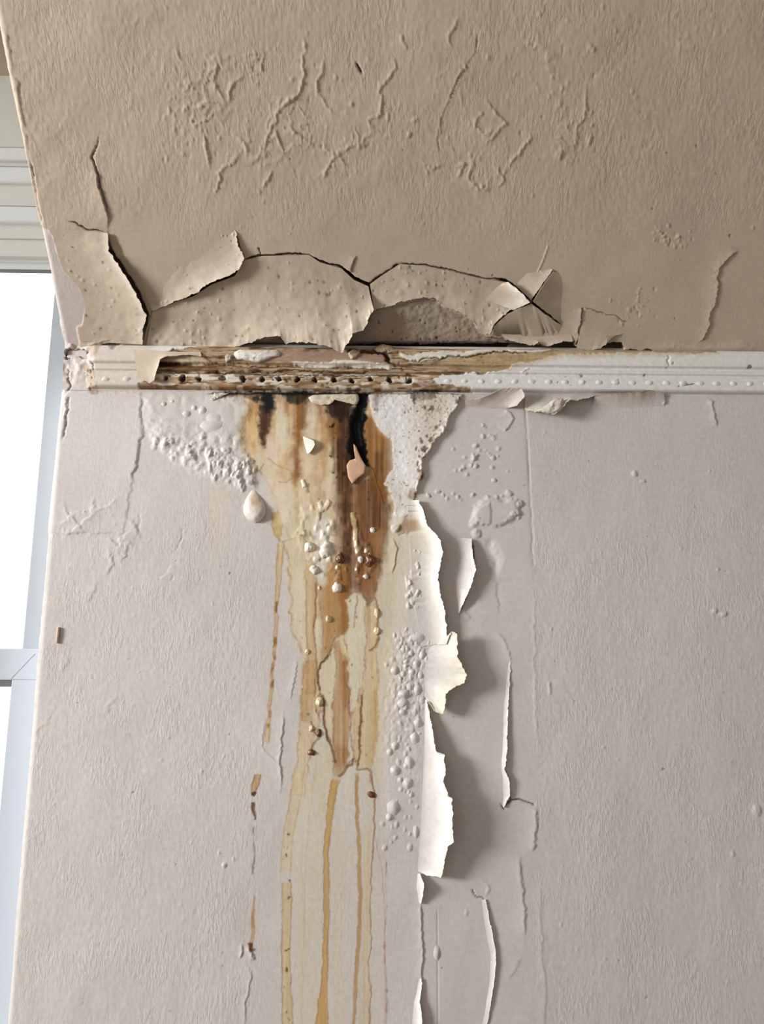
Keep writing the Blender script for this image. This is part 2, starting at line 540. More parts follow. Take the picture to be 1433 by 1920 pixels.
# ------------------------------------------------------------------ the wall: relief and stains
def paint_wall(c):
    u, v = c.u, c.v
    big = fbm(u / 260, v / 260, 3, 1)
    c.col *= (1 + 0.035 * big)[:, None]
    c.h += 1.6 * fbm(u / 120, v / 160, 3, 2)
    # relief weight: brushed left and right, smoother strip in between
    mid = sstep(770, 800, u) * sstep(1015, 985, u + 6 * vnoise(u / 30, v / 30, 3)) * sstep(735, 760, v)
    calm = np.maximum(mid, sstep(430, 520, u) * sstep(800, 770, u) * 0.8)
    top = sstep(1050, 900, v + 60 * vnoise(u / 150, v / 150, 4))
    c.tex *= (1 - 0.8 * calm) * (1 - 0.55 * top)
    c.h += 0.25 * fbm(u / 4.5, v / 11, 2, 5) * np.clip(c.tex, 0, 1)
    # ledges left by older layers of paint
    c.lip([(985, 742), (990, 830), (997, 960), (1001, 1072)], -0.9, 2.5, 1.0, 0.05, 0.3)
    c.groove([(985, 742), (990, 830), (997, 960), (1001, 1072)], 1.2, 1.0, 0.05, warp=0.2)
    c.ridge([(1000, 1100), (1003, 1250), (1008, 1420)], 0.7, 2.0)
    c.plate([(-200, 735), (264, 735), (266, 800), (256, 870), (246, 915), (230, 1000), (-200, 1000)], 1.1, 1.2, 1.0)
    c.lip(EDGE_L, 1.6, 22, 1.0, 0.1)
    # wrinkles near the corner
    for k, w in enumerate([[(100, 985), (140, 965), (165, 962), (192, 942)], [(108, 1000), (150, 985), (180, 955)], [(170, 925), (182, 955), (205, 945), (228, 930)],
                           [(198, 1000), (222, 1030), (232, 1000), (255, 985)], [(232, 968), (255, 992), (262, 1018)], [(205, 1020), (215, 1060), (200, 1085)],
                           [(245, 1000), (240, 1040), (228, 1062)], [(120, 940), (145, 985), (160, 1010)], [(180, 1080), (172, 1110), (164, 1135)],
                           [(132, 1228), (110, 1265)], [(105, 1330), (60, 1390)], [(225, 1300), (195, 1345)], [(300, 1085), (330, 1060)]]):
        c.lip(w, 1.7 if k < 8 else 1.0, 9, 1.5, 0.3, 1.8)
    for w in [[(325, 1075), (320, 1090)], [(262, 960), (258, 1012)], [(345, 985), (330, 1040)], [(460, 870), (430, 905)]]:
        c.groove(w, 1.2, 1.2, 0.2)
    # cracked corner edge
    c.groove([(118, 770), (128, 745), (122, 800), (112, 835)], 2.5, 2.2, 0.2, lin(120, 100, 88), 0.6)
    c.lip([(118, 690), (131, 705), (130, 725), (121, 745), (117, 790)], -2.5, 8, 1.2, 0.1)
    c.lip([(98, 880), (94, 960), (92, 1020), (84, 1100), (72, 1230), (60, 1350), (48, 1480), (38, 1600), (30, 1720), (22, 1800)], 1.8, 6, 1.2, 0.05)
    # --- bubbled sheet under the cornice
    bub = [(268, 742), (272, 800), (290, 832), (330, 868), (390, 898), (440, 916), (478, 914), (486, 888), (462, 850), (456, 800), (474, 765), (440, 742)]
    i, sd = c.poly(bub, 20)
    m = sstep(8, -14, sd)
    low = sstep(770, 880, c.v[i] - 0.25 * (c.u[i] - 400))
    lump = np.abs(vnoise(c.u[i] / 24, c.v[i] / 20, 1)) * 1.8 + 3.0 * low * np.maximum(0, fbm(c.u[i] / 8, c.v[i] / 9, 3, 2) + 0.15) + 1.5 * fbm(c.u[i] / 40, c.v[i] / 40, 2, 3)
    c.h[i] += m * (2.0 + lump)
    c.blend(i, 0.5 * m, lin(208, 201, 193))
    c.tex[i] *= 1 - 0.7 * m
    c.wet[i] = np.maximum(c.wet[i], 0.55 * m)
    r = np.random.default_rng(3)
    for k in range(42):
        t = r.random()
        uu, vv = 295 + 175 * t + r.normal(0, 8), 838 + 66 * t + r.normal(0, 16) - 14
        s = r.uniform(4, 9)
        c.dome(uu, vv, s * r.uniform(0.7, 1.2), s * r.uniform(0.8, 1.5), s * 0.42, 0.5, k)
    # --- yellowed zone below the leak
    c.stain([(445, 738), (470, 762), (452, 795), (450, 832), (478, 880), (505, 905), (520, 955), (508, 985), (522, 1018), (545, 1100), (560, 1200), (575, 1260), (560, 1420), (535, 1600), (530, 1960),
             (728, 1960), (722, 1600), (716, 1440), (735, 1250), (775, 1120), (800, 1000), (785, 940), (780, 800), (700, 738)], lin(214, 200, 176), 0.75, 16, streak=0.5, wet=0.25, fade=(1250, 1750), noise=10, ns=40)
    c.stain([(448, 738), (472, 762), (455, 795), (452, 832), (480, 880), (505, 905), (520, 955), (545, 1010), (600, 1030), (720, 1000), (740, 960), (738, 820), (700, 738)], lin(214, 190, 156), 0.85, 8, 0.25, C_AMBER, 3, 0.5, wet=0.6, noise=5)
    c.stain([(512, 965), (522, 962), (530, 985), (524, 1012), (512, 1000), (508, 982)], lin(196, 172, 120), 0.8, 3, 0.5, C_AMBER, 2, 0.1)
    c.stain([(488, 950), (496, 940), (500, 956), (490, 962)], C_TAN, 0.4, 3)
    # faint yellow patch beside it
    c.stain([(392, 910), (432, 912), (425, 985), (410, 1060), (392, 985)], lin(206, 190, 168), 0.5, 12)
    # paler bodies in the wet zone
    for pts in ([(508, 800), (520, 785), (545, 790), (548, 850), (540, 885), (510, 860)], [(566, 865), (585, 850), (592, 900), (582, 1000), (568, 1000), (562, 940)],
                [(508, 905), (540, 900), (552, 960), (530, 985), (515, 940)], [(575, 760), (592, 755), (598, 810), (585, 830), (574, 800)], [(614, 800), (626, 800), (626, 900), (614, 930)]):
        c.stain(pts, lin(224, 208, 186), 0.8, 9, streak=0.3, noise=4)
    # amber and brown runs of the upper fan
    A, B, D, G = C_AMBER, C_BROWN, C_DARK, C_GOLD
    c.stain([(456, 770), (478, 760), (500, 800), (486, 850), (470, 850), (452, 805)], lin(206, 172, 124), 0.6, 9, noise=6)
    c.stain([(486, 738), (514, 738), (512, 780), (503, 812), (496, 836), (486, 832), (487, 790)], B, 0.85, 5, noise=7, ns=8, streak=0.2)
    c.stain([(490, 738), (510, 740), (516, 768), (500, 774), (494, 760)], C_BLACK, 0.95, 4, noise=6, ns=7, streak=0.1)
    c.stain([(400, 736), (486, 738), (488, 752), (470, 748), (440, 742), (405, 742)], B, 0.75, 3, noise=5, ns=7)
    c.stain([(470, 744), (486, 742), (484, 756), (472, 754)], D, 0.8, 3, noise=4, ns=6)
    c.stain([(556, 738), (574, 738), (576, 780), (570, 812), (562, 850), (563, 880), (554, 914), (547, 906), (550, 850), (551, 800), (556, 775)], lin(146, 92, 34), 0.92, 6, noise=6, streak=0.3)
    c.stain([(528, 736), (560, 736), (556, 752), (535, 754)], D, 0.75, 4, noise=6, ns=8)
    c.stain([(530, 752), (543, 752), (541, 778), (533, 776)], A, 0.75, 4, noise=3)
    c.stain([(566, 738), (590, 738), (584, 750), (570, 752)], B, 0.7, 4, noise=5, ns=7)
    c.stain([(592, 752), (610, 752), (608, 788), (598, 790)], A, 0.65, 6, noise=3)
    c.stain([(602, 822), (616, 820), (614, 890), (604, 905)], lin(168, 124, 60), 0.7, 6, noise=4)
    c.stain([(612, 752), (660, 748), (664, 860), (672, 900), (720, 900), (728, 960), (722, 1040), (700, 1120), (690, 1132), (676, 1112), (655, 1112), (648, 1180), (640, 1192), (628, 1196), (614, 1230), (600, 1236), (598, 1150), (606, 1090), (626, 1060), (632, 960), (628, 880)],
            lin(146, 96, 42), 0.95, 7, 0.4, B, 3, 0.35, wet=0.6, noise=5)
    c.stain([(616, 752), (655, 750), (660, 850), (650, 920), (656, 1010), (650, 1060), (636, 1040), (634, 940), (626, 860), (620, 800)], lin(100, 58, 22), 0.85, 7, noise=6, streak=0.5, wet=0.6)
    c.stain([(620, 748), (650, 744), (658, 770), (640, 785), (618, 772)], lin(92, 52, 22), 0.9, 5, noise=8, ns=7)
    c.stain([(630, 780), (640, 778), (640, 820), (630, 822)], lin(190, 134, 60), 0.6, 5, noise=3)
    c.stain([(668, 890), (690, 880), (722, 905), (730, 960), (722, 1030), (705, 1060), (690, 1020), (672, 980)], lin(116, 70, 27), 0.85, 8, noise=6, streak=0.5, wet=0.6)
    c.stain([(682, 772), (700, 780), (712, 812), (734, 822), (738, 880), (722, 905), (730, 940), (712, 935), (692, 890), (684, 840)], G, 0.95, 5, noise=4, streak=0.3, wet=0.7)
    c.stain([(704, 848), (716, 850), (718, 880), (710, 900), (703, 880)], B, 0.7, 5, noise=3)
    c.stain([(684, 780), (696, 790), (700, 850), (690, 870)], lin(150, 100, 36), 0.6, 6)
    c.stain([(655, 900), (664, 900), (662, 990), (656, 1060), (650, 1060), (652, 980)], lin(112, 66, 28), 0.7, 4, noise=3)
    c.stain([(672, 736), (690, 736), (686, 765), (682, 800), (684, 850), (690, 872), (676, 868), (664, 872), (654, 840), (656, 780), (666, 762)], C_BLACK, 0.97, 4, noise=4, ns=8, streak=0.04)
    c.groove([(680, 738), (676, 770), (668, 800), (670, 850)], 2.0, 7, 0.1)
    ib, sdb = c.poly([(672, 736), (690, 736), (686, 765), (682, 800), (684, 850), (690, 872), (664, 872), (654, 840), (656, 780), (666, 762)], 6)
    c.wet[ib] *= sstep(-2, 6, sdb)
    c.stain([(640, 850), (660, 848), (664, 866), (645, 870)], D, 0.6, 4, noise=5, ns=7)
    # ragged dark fringe seeping from under the moulding
    i = np.nonzero((c.u > 395) & (c.u < 745) & (c.v > 730) & (c.v < 930))[0]
    uu, dv = c.uw[i], c.v[i] - 735
    ln = 5 + 60 * np.maximum(0, fbm(uu / 22, uu * 0 + 3.1, 3, 4) + 0.12) ** 1.3 * sstep(455, 490, uu) + 8 * np.maximum(0, vnoise(uu / 5, uu * 0 + 9, 2))
    al = np.exp(-(np.maximum(dv, 0) / ln) ** 1.6) * (0.6 + 0.4 * fbm(c.u[i] / 5, c.v[i] / 7, 2, 3)) * sstep(745, 725, uu) * sstep(395, 430, uu)
    c.blend(i, 0.85 * al, lin(96, 56, 22))
    c.blend(i, 0.9 * al ** 2.2 * sstep(-0.1, 0.4, fbm(c.u[i] / 16, c.v[i] / 9, 3, 6)), C_BLACK * 1.5)
    c.specks([(612, 750), (660, 750), (664, 900), (620, 900)], 26, C_DARK, 1.2, 4, 0.7, 5)
    i, sd = c.poly([(455, 740), (700, 740), (735, 820), (725, 960), (700, 1000), (530, 990), (505, 900), (480, 870), (455, 820)], 14)
    wsh = sstep(10, -14, sd) * sstep(-0.15, 0.55, fbm(c.u[i] / 17, c.v[i] / 62, 3, 7)) * (0.5 + 0.5 * sstep(960, 780, c.v[i]))
    c.blend(i, 0.5 * wsh * sstep(0.12, 0.35, c.col[i, 0]), lin(176, 130, 66))
    c.stain([(634, 770), (658, 766), (664, 880), (656, 960), (646, 1000), (640, 900)], lin(74, 40, 15), 0.75, 5, noise=6, streak=0.5)
    c.stain([(616, 748), (664, 744), (660, 772), (640, 790), (616, 775)], lin(58, 32, 14), 0.85, 3.8, noise=7, ns=7)
    c.stain([(672, 734), (692, 734), (688, 765), (684, 800), (687, 850), (692, 874), (676, 868), (662, 874), (652, 840), (655, 780), (666, 762)], C_BLACK, 0.97, 3.6, noise=4, ns=8, streak=0.02)
    c.stain([(488, 760), (508, 760), (502, 805), (493, 832), (487, 825)], lin(92, 50, 20), 0.8, 3.8, noise=7, ns=7, streak=0.2)
    c.stain([(492, 736), (510, 738), (514, 766), (500, 772), (495, 758)], lin(26, 15, 9), 0.92, 3.6, noise=6, ns=7, streak=0.1)
    c.stain([(528, 735), (586, 735), (574, 750), (560, 758), (536, 752)], lin(44, 25, 12), 0.8, 3.6, noise=6, ns=8)
    c.drip([(385, 737), (560, 738.5), (700, 739), (872, 740)], [1.0, 2.6, 2.2, 1.6], C_BLACK, 0.9, 1.5, warp=0.8)  # black line paints in the shade of the gap under the moulding
    i = np.nonzero((c.u > 385) & (c.u < 770) & (c.v > 728) & (c.v < 1250))[0]
    mo = 1 + 0.16 * fbm(c.u[i] / 9, c.v[i] / 12, 3, 1) + 0.10 * fbm(c.u[i] / 4, c.v[i] / 70, 2, 4)
    rt = np.clip(c.col[i] / C_WALL, 1e-3, None)
    od = np.clip(1 - rt.min(1), 0, 1)
    ex = (1 + sstep(1200, 1000, c.v[i])[:, None] * np.array([0.62, 0.48, 0.42]))
    c.col[i] = np.where(rt < 1, C_WALL * rt ** ex, c.col[i]) * (1 + (mo - 1) * sstep(0.05, 0.4, od))[:, None]
    # --- white plaster laid bare
    pl = [(690, 738), (868, 740), (862, 752), (845, 782), (832, 812), (814, 832), (800, 852), (793, 868), (790, 892), (785, 912), (779, 936), (772, 962), (756, 972), (742, 966), (736, 935), (722, 905), (738, 880), (734, 822), (712, 808), (700, 782)]
    i, sd = c.poly(pl, 8, 0.9)
    m = sstep(1.5, -1.5, sd)
    c.blend(i, m, lin(216, 208, 198) * 1.0)
    c.h[i] += m * (0.8 + 2.2 * sstep(740, 790, c.u[i]) + 0.6 * fbm(c.u[i] / 6, c.v[i] / 6, 3, 2)) + 1.5 * np.exp(-(sd / 5) ** 2) * (c.u[i] > 780)
    c.tex[i] = c.tex[i] * (1 - m) + 0.35 * m
    c.wet[i] *= (1 - m)
    c.stain([(700, 748), (750, 745), (760, 800), (770, 900), (740, 900), (735, 820), (715, 800)], lin(226, 224, 222), 0.85, 10, streak=0.2)
    c.stain([(762, 735), (820, 735), (812, 748), (788, 753), (768, 748)], D, 0.95, 3, noise=6, ns=7)
    c.stain([(696, 736), (720, 736), (714, 756), (706, 772), (700, 760)], B, 0.7, 4, noise=6, ns=7)
    c.stain([(780, 745), (850, 742), (830, 800), (795, 850), (785, 850), (800, 800)], lin(196, 172, 146), 0.55, 10, noise=8)
    c.specks(pl, 70, lin(110, 74, 44), 0.7, 2.4, 0.7, 11)
    rust = sstep(0.18, 0.5, fbm(c.u[i] / 3.2, c.v[i] / 3.6, 2, 5)) * sstep(-0.25, 0.35, fbm(c.u[i] / 24, c.v[i] / 34, 2, 1) + 0.5 * sstep(765, 800, c.u[i]) - 0.2) * m
    c.blend(i, 0.5 * rust, lin(140, 104, 72))
    c.specks([(775, 745), (860, 745), (835, 800), (795, 850), (780, 850)], 22, C_DARK, 1.5, 5, 0.75, 12)
    c.specks([(782, 830), (800, 840), (790, 900), (778, 900)], 14, B, 1.2, 4, 0.7, 13)
    c.stain([(766, 918), (778, 916), (784, 926), (776, 942), (768, 938)], lin(120, 78, 34), 0.95, 2.5, noise=3, ns=6)
    c.stain([(784, 882), (792, 886), (788, 905), (783, 902)], B, 0.8, 2.5)
    c.stain([(745, 974), (762, 970), (774, 976), (770, 996), (750, 1000), (744, 990)], lin(146, 98, 44), 0.9, 4, noise=4)
    c.stain([(736, 965), (748, 955), (760, 955), (756, 975), (748, 990), (738, 990)], lin(228, 220, 208), 0.9, 2, warp=0.6)
    c.dome(742, 990, 11, 9, 5, 0.2, 2)
    c.groove([(745, 1000), (772, 998)], 1.5, 1.3, 0.2)
    # shadow-casting torn margin to the right of the plaster
    c.lip([(868, 742), (845, 782), (832, 812), (814, 832), (800, 852), (793, 868), (788, 905), (780, 936)], 4.0, 14, 1.0, 0.08)
    # --- middle of the run: tan lobes, amber bands, pale fingers with dark rims
    T = lin(206, 184, 150)
    c.stain([(700, 1000), (772, 1000), (764, 1150), (742, 1300), (726, 1450), (705, 1450)], lin(204, 188, 160), 0.6, 9, noise=5, streak=0.4)
    lobe = [(530, 1016), (541, 1049), (543, 1107), (548, 1121), (544, 1143), (547, 1180), (560, 1214), (574, 1242), (569, 1268), (566, 1292), (565, 1317), (563, 1357), (559, 1393), (559, 1420), (550, 1453),
            (545, 1490), (570, 1490), (580, 1420), (590, 1380), (600, 1350), (600, 1290), (596, 1259), (604, 1242), (640, 1190), (640, 1000), (560, 1010)]
    c.stain(lobe, T, 0.85, 2.5, 0.75, lin(170, 124, 70), 2.0, 0.4, wet=0.3)
    c.stain([(552, 1060), (574, 1060), (578, 1150), (576, 1215), (562, 1200), (550, 1160)], lin(214, 204, 184), 0.7, 8)
    c.stain([(574, 1050), (593, 1060), (592, 1140), (588, 1180), (594, 1235), (590, 1300), (575, 1300), (578, 1240), (574, 1150)], lin(188, 150, 98), 0.75, 5, 0.35, B, 2, 0.5)
    c.stain([(568, 1240), (592, 1240), (590, 1300), (582, 1350), (566, 1350)], lin(190, 154, 104), 0.8, 5, 0.2, B, 2, 0.5)
    c.stain([(592, 1160), (606, 1160), (608, 1200), (602, 1240), (593, 1235)], lin(222, 210, 186), 0.8, 4)
    c.stain([(594, 1060), (650, 1050), (652, 1112), (650, 1180), (640, 1190), (628, 1196), (616, 1228), (602, 1236), (606, 1180), (598, 1120)], lin(184, 140, 82), 0.85, 5, 0.3, B, 2, 0.55, wet=0.5)
    c.stain([(630, 1060), (652, 1060), (651, 1185), (634, 1188)], lin(158, 110, 56), 0.7, 7, streak=0.6, wet=0.5)
    c.stain([(690, 1000), (722, 990), (712, 1060), (702, 1125), (690, 1135), (678, 1108), (672, 1080)], lin(160, 108, 50), 0.8, 5, 0.45, B, 2, 0.4, wet=0.6)
    # pale finger 1
    f1 = [(651, 1128), (657, 1118), (667, 1112), (675, 1114), (685, 1125), (690, 1138), (688, 1190), (686, 1240), (678, 1290), (668, 1320), (662, 1338), (658, 1300), (653, 1240), (651, 1190), (654, 1160)]
    c.stain(f1, lin(212, 200, 176), 0.9, 2, 0.45, lin(166, 118, 62), 1.6, 0.15)
    c.drip([(671, 1115), (667, 1145), (663, 1178)], [1.2, 1.2], B, 0.5)
    # tan column left of brown (pale finger 2 with a brown streak)
    f2 = [(603, 1244), (616, 1228), (624, 1205), (634, 1192), (645, 1191), (651, 1214), (652, 1260), (656, 1330), (660, 1400), (664, 1424), (652, 1436), (644, 1447), (632, 1456), (624, 1452), (630, 1430), (622, 1402), (612, 1375), (607, 1346), (609, 1328), (600, 1300), (597, 1262)]
    c.stain(f2, lin(210, 194, 164), 0.9, 2, 0.8, lin(140, 90, 40), 2.0, 0.35)
    c.stain([(627, 1205), (640, 1200), (648, 1230), (654, 1300), (657, 1360), (650, 1420), (652, 1436), (636, 1452), (626, 1450), (631, 1428), (624, 1390), (625, 1310), (629, 1260)], lin(170, 122, 68), 0.9, 3, 0.5, B, 1.8, 0.55, wet=0.2)
    c.stain([(637, 1198), (646, 1196), (649, 1222), (642, 1240)], lin(216, 200, 168), 0.8, 2.5)
    c.stain([(641, 1240), (650, 1240), (654, 1320), (646, 1330)], lin(152, 102, 50), 0.6, 4, streak=0.5)
    c.stain([(628, 1400), (652, 1400), (652, 1434), (636, 1452), (626, 1450)], lin(150, 104, 54), 0.5, 6)
    # right column
    r1 = [(688, 1138), (705, 1130), (711, 1170), (706, 1215), (709, 1300), (707, 1380), (700, 1432), (694, 1444), (671, 1440), (664, 1424), (662, 1340), (672, 1315), (684, 1260)]
    c.stain(r1, lin(206, 182, 142), 0.85, 2.5, 0.5, lin(156, 106, 54), 1.8, 0.45)
    c.stain([(690, 1140), (696, 1140), (694, 1200), (690, 1240)], lin(176, 134, 80), 0.6, 4)
    c.stain([(672, 1330), (680, 1300), (676, 1400), (671, 1430)], A, 0.5, 3)
    c.stain([(697, 1300), (708, 1290), (706, 1400), (697, 1430)], lin(188, 150, 98), 0.6, 4, streak=0.5)
    c.drip([(679, 1300), (675, 1380), (675, 1410), (671, 1440)], [1.6, 2.0], B, 0.75)
    c.drip([(616, 1228), (601, 1245), (596, 1260), (599, 1284), (600, 1296)], [1.8, 2.0, 1.6], lin(120, 74, 32), 0.85)
    c.drip([(604, 1302), (609, 1316), (608, 1345), (612, 1375), (622, 1402), (631, 1432)], [1.6, 2.2, 1.8], lin(120, 74, 32), 0.85)
    c.drip([(664, 1420), (662, 1432), (652, 1437), (645, 1447), (632, 1456)], [1.5, 2.2], lin(116, 72, 32), 0.85)
    c.drip([(669, 1438), (673, 1443), (688, 1441), (696, 1446), (695, 1466), (703, 1480)], [1.6, 1.8, 1.4], lin(136, 88, 42), 0.75)
    c.drip([(592, 1150), (588, 1180), (592, 1215), (594, 1260), (590, 1310)], [1.3, 1.3], lin(150, 100, 52), 0.6)
    c.drip([(594, 1070), (592, 1120), (594, 1155), (588, 1178)], [1.3, 1.5], lin(140, 92, 46), 0.7)
    c.drip([(703, 1120), (710, 1145), (708, 1175), (710, 1195), (703, 1215), (692, 1222)], [1.5, 1.8], lin(146, 98, 50), 0.75)
    c.stain([(590, 1310), (602, 1304), (608, 1325), (600, 1342), (592, 1330)], lin(200, 170, 124), 0.7, 3, 0.7, B, 1.6)
    c.drip([(582, 1350), (590, 1372), (600, 1382), (588, 1395), (580, 1412)], [1.5, 2.5, 1.2], lin(126, 80, 36), 0.7)
    # --- lower streaks
    c.stain([(540, 1440), (720, 1440), (724, 1960), (532, 1960)], lin(208, 196, 174), 0.5, 9, streak=0.68, noise=6, ns=30)
    for x0, x1, a in ((566, 590, 0.35), (628, 640, 0.45), (640, 652, 0.2), (560, 575, 0.3), (588, 604, 0.4), (676, 690, 0.3)):
        c.stain([(x0, 1460), (x1, 1460), (x1 - 6, 1960), (x0 - 8, 1960)], lin(204, 186, 152), a, 6, streak=0.6)
    c.stain([(590, 1380), (622, 1402), (628, 1440), (615, 1520), (600, 1540), (590, 1440)], lin(208, 192, 160), 0.6, 6)
    for x0, x1, y in ((634, 668, 1440), (676, 688, 1450)):
        xm = (x0 + x1) / 2
        c.stain([(x0, y + 40), (x0 + 6, y + 14), (xm + 4, y - 4), (x1, y + 2), (x1 + 1, y + 40), (x1, 1640), (x0 - 6, 1640)], lin(206, 198, 186), 0.75, 3, streak=0.2, fade=(1500, 1640))
    E_ = lin(150, 100, 44)
    c.drip([(631, 1454), (623, 1492), (617, 1540), (612, 1595), (612, 1679), (611, 1763), (610, 1832), (606, 1874), (602, 1945)], [7, 5.5, 4.5, 4.5, 5, 4.5, 5, 8, 13], lin(192, 154, 94), 0.88, 2, 0.5, E_, 0.3)
    c.drip([(670, 1446), (669, 1506), (673, 1581), (675, 1679), (673, 1763), (668, 1832), (662, 1945)], [3, 2.5, 2.5, 3, 2.5, 2.5], lin(184, 148, 96), 0.85, 1.5, 0.4, E_)
    c.drip([(695, 1448), (702, 1492), (702, 1567), (697, 1637), (694, 1707), (697, 1777), (691, 1804), (695, 1860), (692, 1945)], [1.8, 1.5, 1.2, 1.2, 1.8], lin(150, 102, 50), 0.8, 1.5)
    c.drip([(692, 1540), (688, 1640), (686, 1760), (686, 1945)], [4, 6, 6, 7], lin(206, 184, 148), 0.6, 5)
    c.drip([(704, 1565), (718, 1640), (722, 1780), (724, 1945)], [0.8, 0.8], lin(176, 138, 92), 0.6, 1.2)
    c.drip([(725, 1610), (724, 1700), (720, 1760), (725, 1850), (726, 1945)], [1.4, 1.4], lin(160, 116, 66), 0.8, 1.2, dots=0.9)
    c.drip([(563, 1440), (556, 1484), (545, 1540), (538, 1595), (535, 1640)], [8, 9, 9, 9], lin(208, 190, 156), 0.75, 3, 0.45, lin(176, 136, 84), dots=0.3)
    c.drip([(537, 1650), (538, 1710), (536, 1780), (538, 1860), (540, 1945)], [9, 9, 7, 9, 10], lin(202, 178, 138), 0.8, 2.5, 0.55, lin(160, 114, 60))
    c.specks([(530, 1500), (552, 1500), (548, 1940), (530, 1940)], 16, B, 1.2, 3.6, 0.85, 15)
    c.drip([(538, 1779), (539, 1782)], [5, 5], lin(110, 62, 26), 0.9)
    c.drip([(590, 1440), (574, 1600), (568, 1800), (566, 1945)], [1, 1], lin(186, 160, 122), 0.4, 2)
    # thin dotted runs to the left
    c.drip([(526, 1012), (523, 1060), (520, 1120), (516, 1180), (514, 1230), (509, 1280), (505, 1340), (499, 1396)], [6, 5, 3, 2.5, 2, 2, 2.5, 5], lin(204, 178, 134), 0.8, 1.8, 0.5, lin(168, 122, 66), dots=0.2)
    c.drip([(521, 1120), (515, 1200), (512, 1260), (506, 1330), (500, 1392)], [2, 2.2, 2, 2], lin(150, 104, 52), 0.85, 1.2, dots=1.0)
    c.drip([(484, 1450), (478, 1475), (474, 1492)], [5, 6, 3], lin(190, 156, 106), 0.8, 2, 0.5, B)
    c.drip([(476, 1484), (474, 1494)], [4, 4], D, 0.8)
    c.drip([(474, 1504), (476, 1520), (479, 1540)], [4, 3, 1.5], B, 0.9)
    c.drip([(476, 1550), (477, 1600), (475, 1640)], [1.4, 1.4], B, 0.7, dots=0.8)
    c.drip([(476, 1680), (475, 1720), (474, 1760), (470, 1778)], [2, 3, 4, 5], lin(176, 130, 68), 0.85, 1.8, dots=0.4)
    c.drip([(470, 1768), (472, 1782), (480, 1782)], [5, 4, 2], lin(96, 60, 28), 0.9)
    c.lip([(500, 1340), (490, 1400), (528, 1440), (526, 1500)], 1.0, 5, 1)
    c.lip([(535, 1330), (528, 1390), (524, 1430), (528, 1475)], 1.8, 6, 1, 0.2)
    c.lip([(560, 1235), (552, 1280), (545, 1320)], 1.2, 6, 1, 0.2)
    c.lip([(468, 1775), (474, 1790), (478, 1800)], 3, 5, 1)
    c.lip([(452, 1768), (456, 1785), (450, 1795)], 2.2, 5, 1)
    c.lip([(462, 1800), (470, 1830), (462, 1880), (458, 1930)], 1.4, 5, 1)
    c.dome(420, 1622, 6, 5, 3)
    i = np.nonzero((c.u > 460) & (c.u < 740) & (c.v > 1000) & (c.v < 1960))[0]
    rt = np.clip(c.col[i] / C_WALL, 1e-3, None)
    ex = 1.08 + (sstep(1520, 1400, c.v[i]) * sstep(1000, 1080, c.v[i]))[:, None] * np.array([0.42, 0.30, 0.24])
    st_ = 1 + 0.12 * fbm(c.u[i] / 3.5, c.v[i] / 90, 2, 6) * sstep(0.04, 0.3, 1 - rt.min(1))
    c.col[i] = np.where(rt < 1, C_WALL * rt ** ex, c.col[i]) * st_[:, None]
    # lumpy wet crust in the run
    i, sd = c.poly([(540, 960), (575, 945), (612, 940), (640, 960), (700, 1000), (715, 1060), (690, 1100), (650, 1100), (600, 1080), (560, 1040)], 20)
    m = sstep(6, -18, sd)
    c.h[i] += m * 2.6 * np.maximum(0, fbm(c.u[i] / 13, c.v[i] / 20, 2, 4) + 0.1) * 1.6
    c.wet[i] = np.maximum(c.wet[i], 0.9 * m)
    c.stain([(588, 975), (620, 975), (624, 1010), (612, 1060), (606, 1100), (592, 1085), (588, 1030)], lin(224, 218, 204), 0.8, 6, noise=7, streak=0.2, wet=0.8)
    c.stain([(545, 968), (580, 958), (584, 990), (570, 1008), (548, 1000)], lin(216, 200, 166), 0.7, 8, noise=5)
    c.drip([(598, 940), (604, 955), (612, 950), (620, 940)], [4, 4], lin(222, 208, 178), 0.7, 2, H=2)
    c.drip([(562, 1005), (572, 1004), (570, 994)], [2, 3], D, 0.6)
    c.drip([(661, 960), (666, 990), (668, 1020), (672, 1040)], [3, 4, 4, 2], lin(204, 176, 126), 0.8, 2.5, H=1.5)
    c.drip([(668, 975), (672, 1000), (674, 1018)], [1.2, 1.2], D, 0.7)
    c.drip([(566, 900), (572, 914)], [3, 3], lin(228, 220, 202), 0.9, 1.5, H=2)
    c.drip([(578, 905), (577, 925)], [1.5, 2.5], lin(120, 84, 44), 0.7)
    c.drip([(500, 858), (520, 872), (545, 884), (550, 896), (536, 905), (520, 903)], [1.2, 1.2], lin(166, 122, 76), 0.6, 1.5)
    c.drip([(480, 872), (486, 885), (494, 868)], [1.4, 1.4], lin(140, 100, 64), 0.6, 1.5)
    c.drip([(652, 960), (655, 930), (660, 912)], [1, 1], D, 0.5)
    c.drip([(688, 872), (700, 880), (716, 930), (722, 950)], [1.2, 1], D, 0.7, 1.2)
    c.specks([(600, 900), (720, 900), (712, 1100), (590, 1090)], 30, D, 1, 2.6, 0.6, 21)
    c.specks([(560, 1120), (710, 1120), (710, 1430), (570, 1430)], 34, lin(120, 78, 38), 0.9, 2.4, 0.7, 22)
    # cracked yellow skin right of the run
    c.drip([(738, 1010), (744, 1030), (742, 1060), (736, 1078)], [1, 1], lin(170, 128, 78), 0.6, 1.2)
    c.lip([(738, 1010), (745, 1030), (742, 1060), (736, 1080)], 1.6, 7, 1)
    # --- blistered column
    r = np.random.default_rng(9)
    for k in range(60):
        t = r.random()
        vv = 1030 + 110 * t
        uu = 785 - 10 * t + r.normal(0, 9)
        s = r.uniform(2.5, 6)
        c.dome(uu, vv, s, s * r.uniform(0.8, 1.6), s * 0.55, 0.4, k)
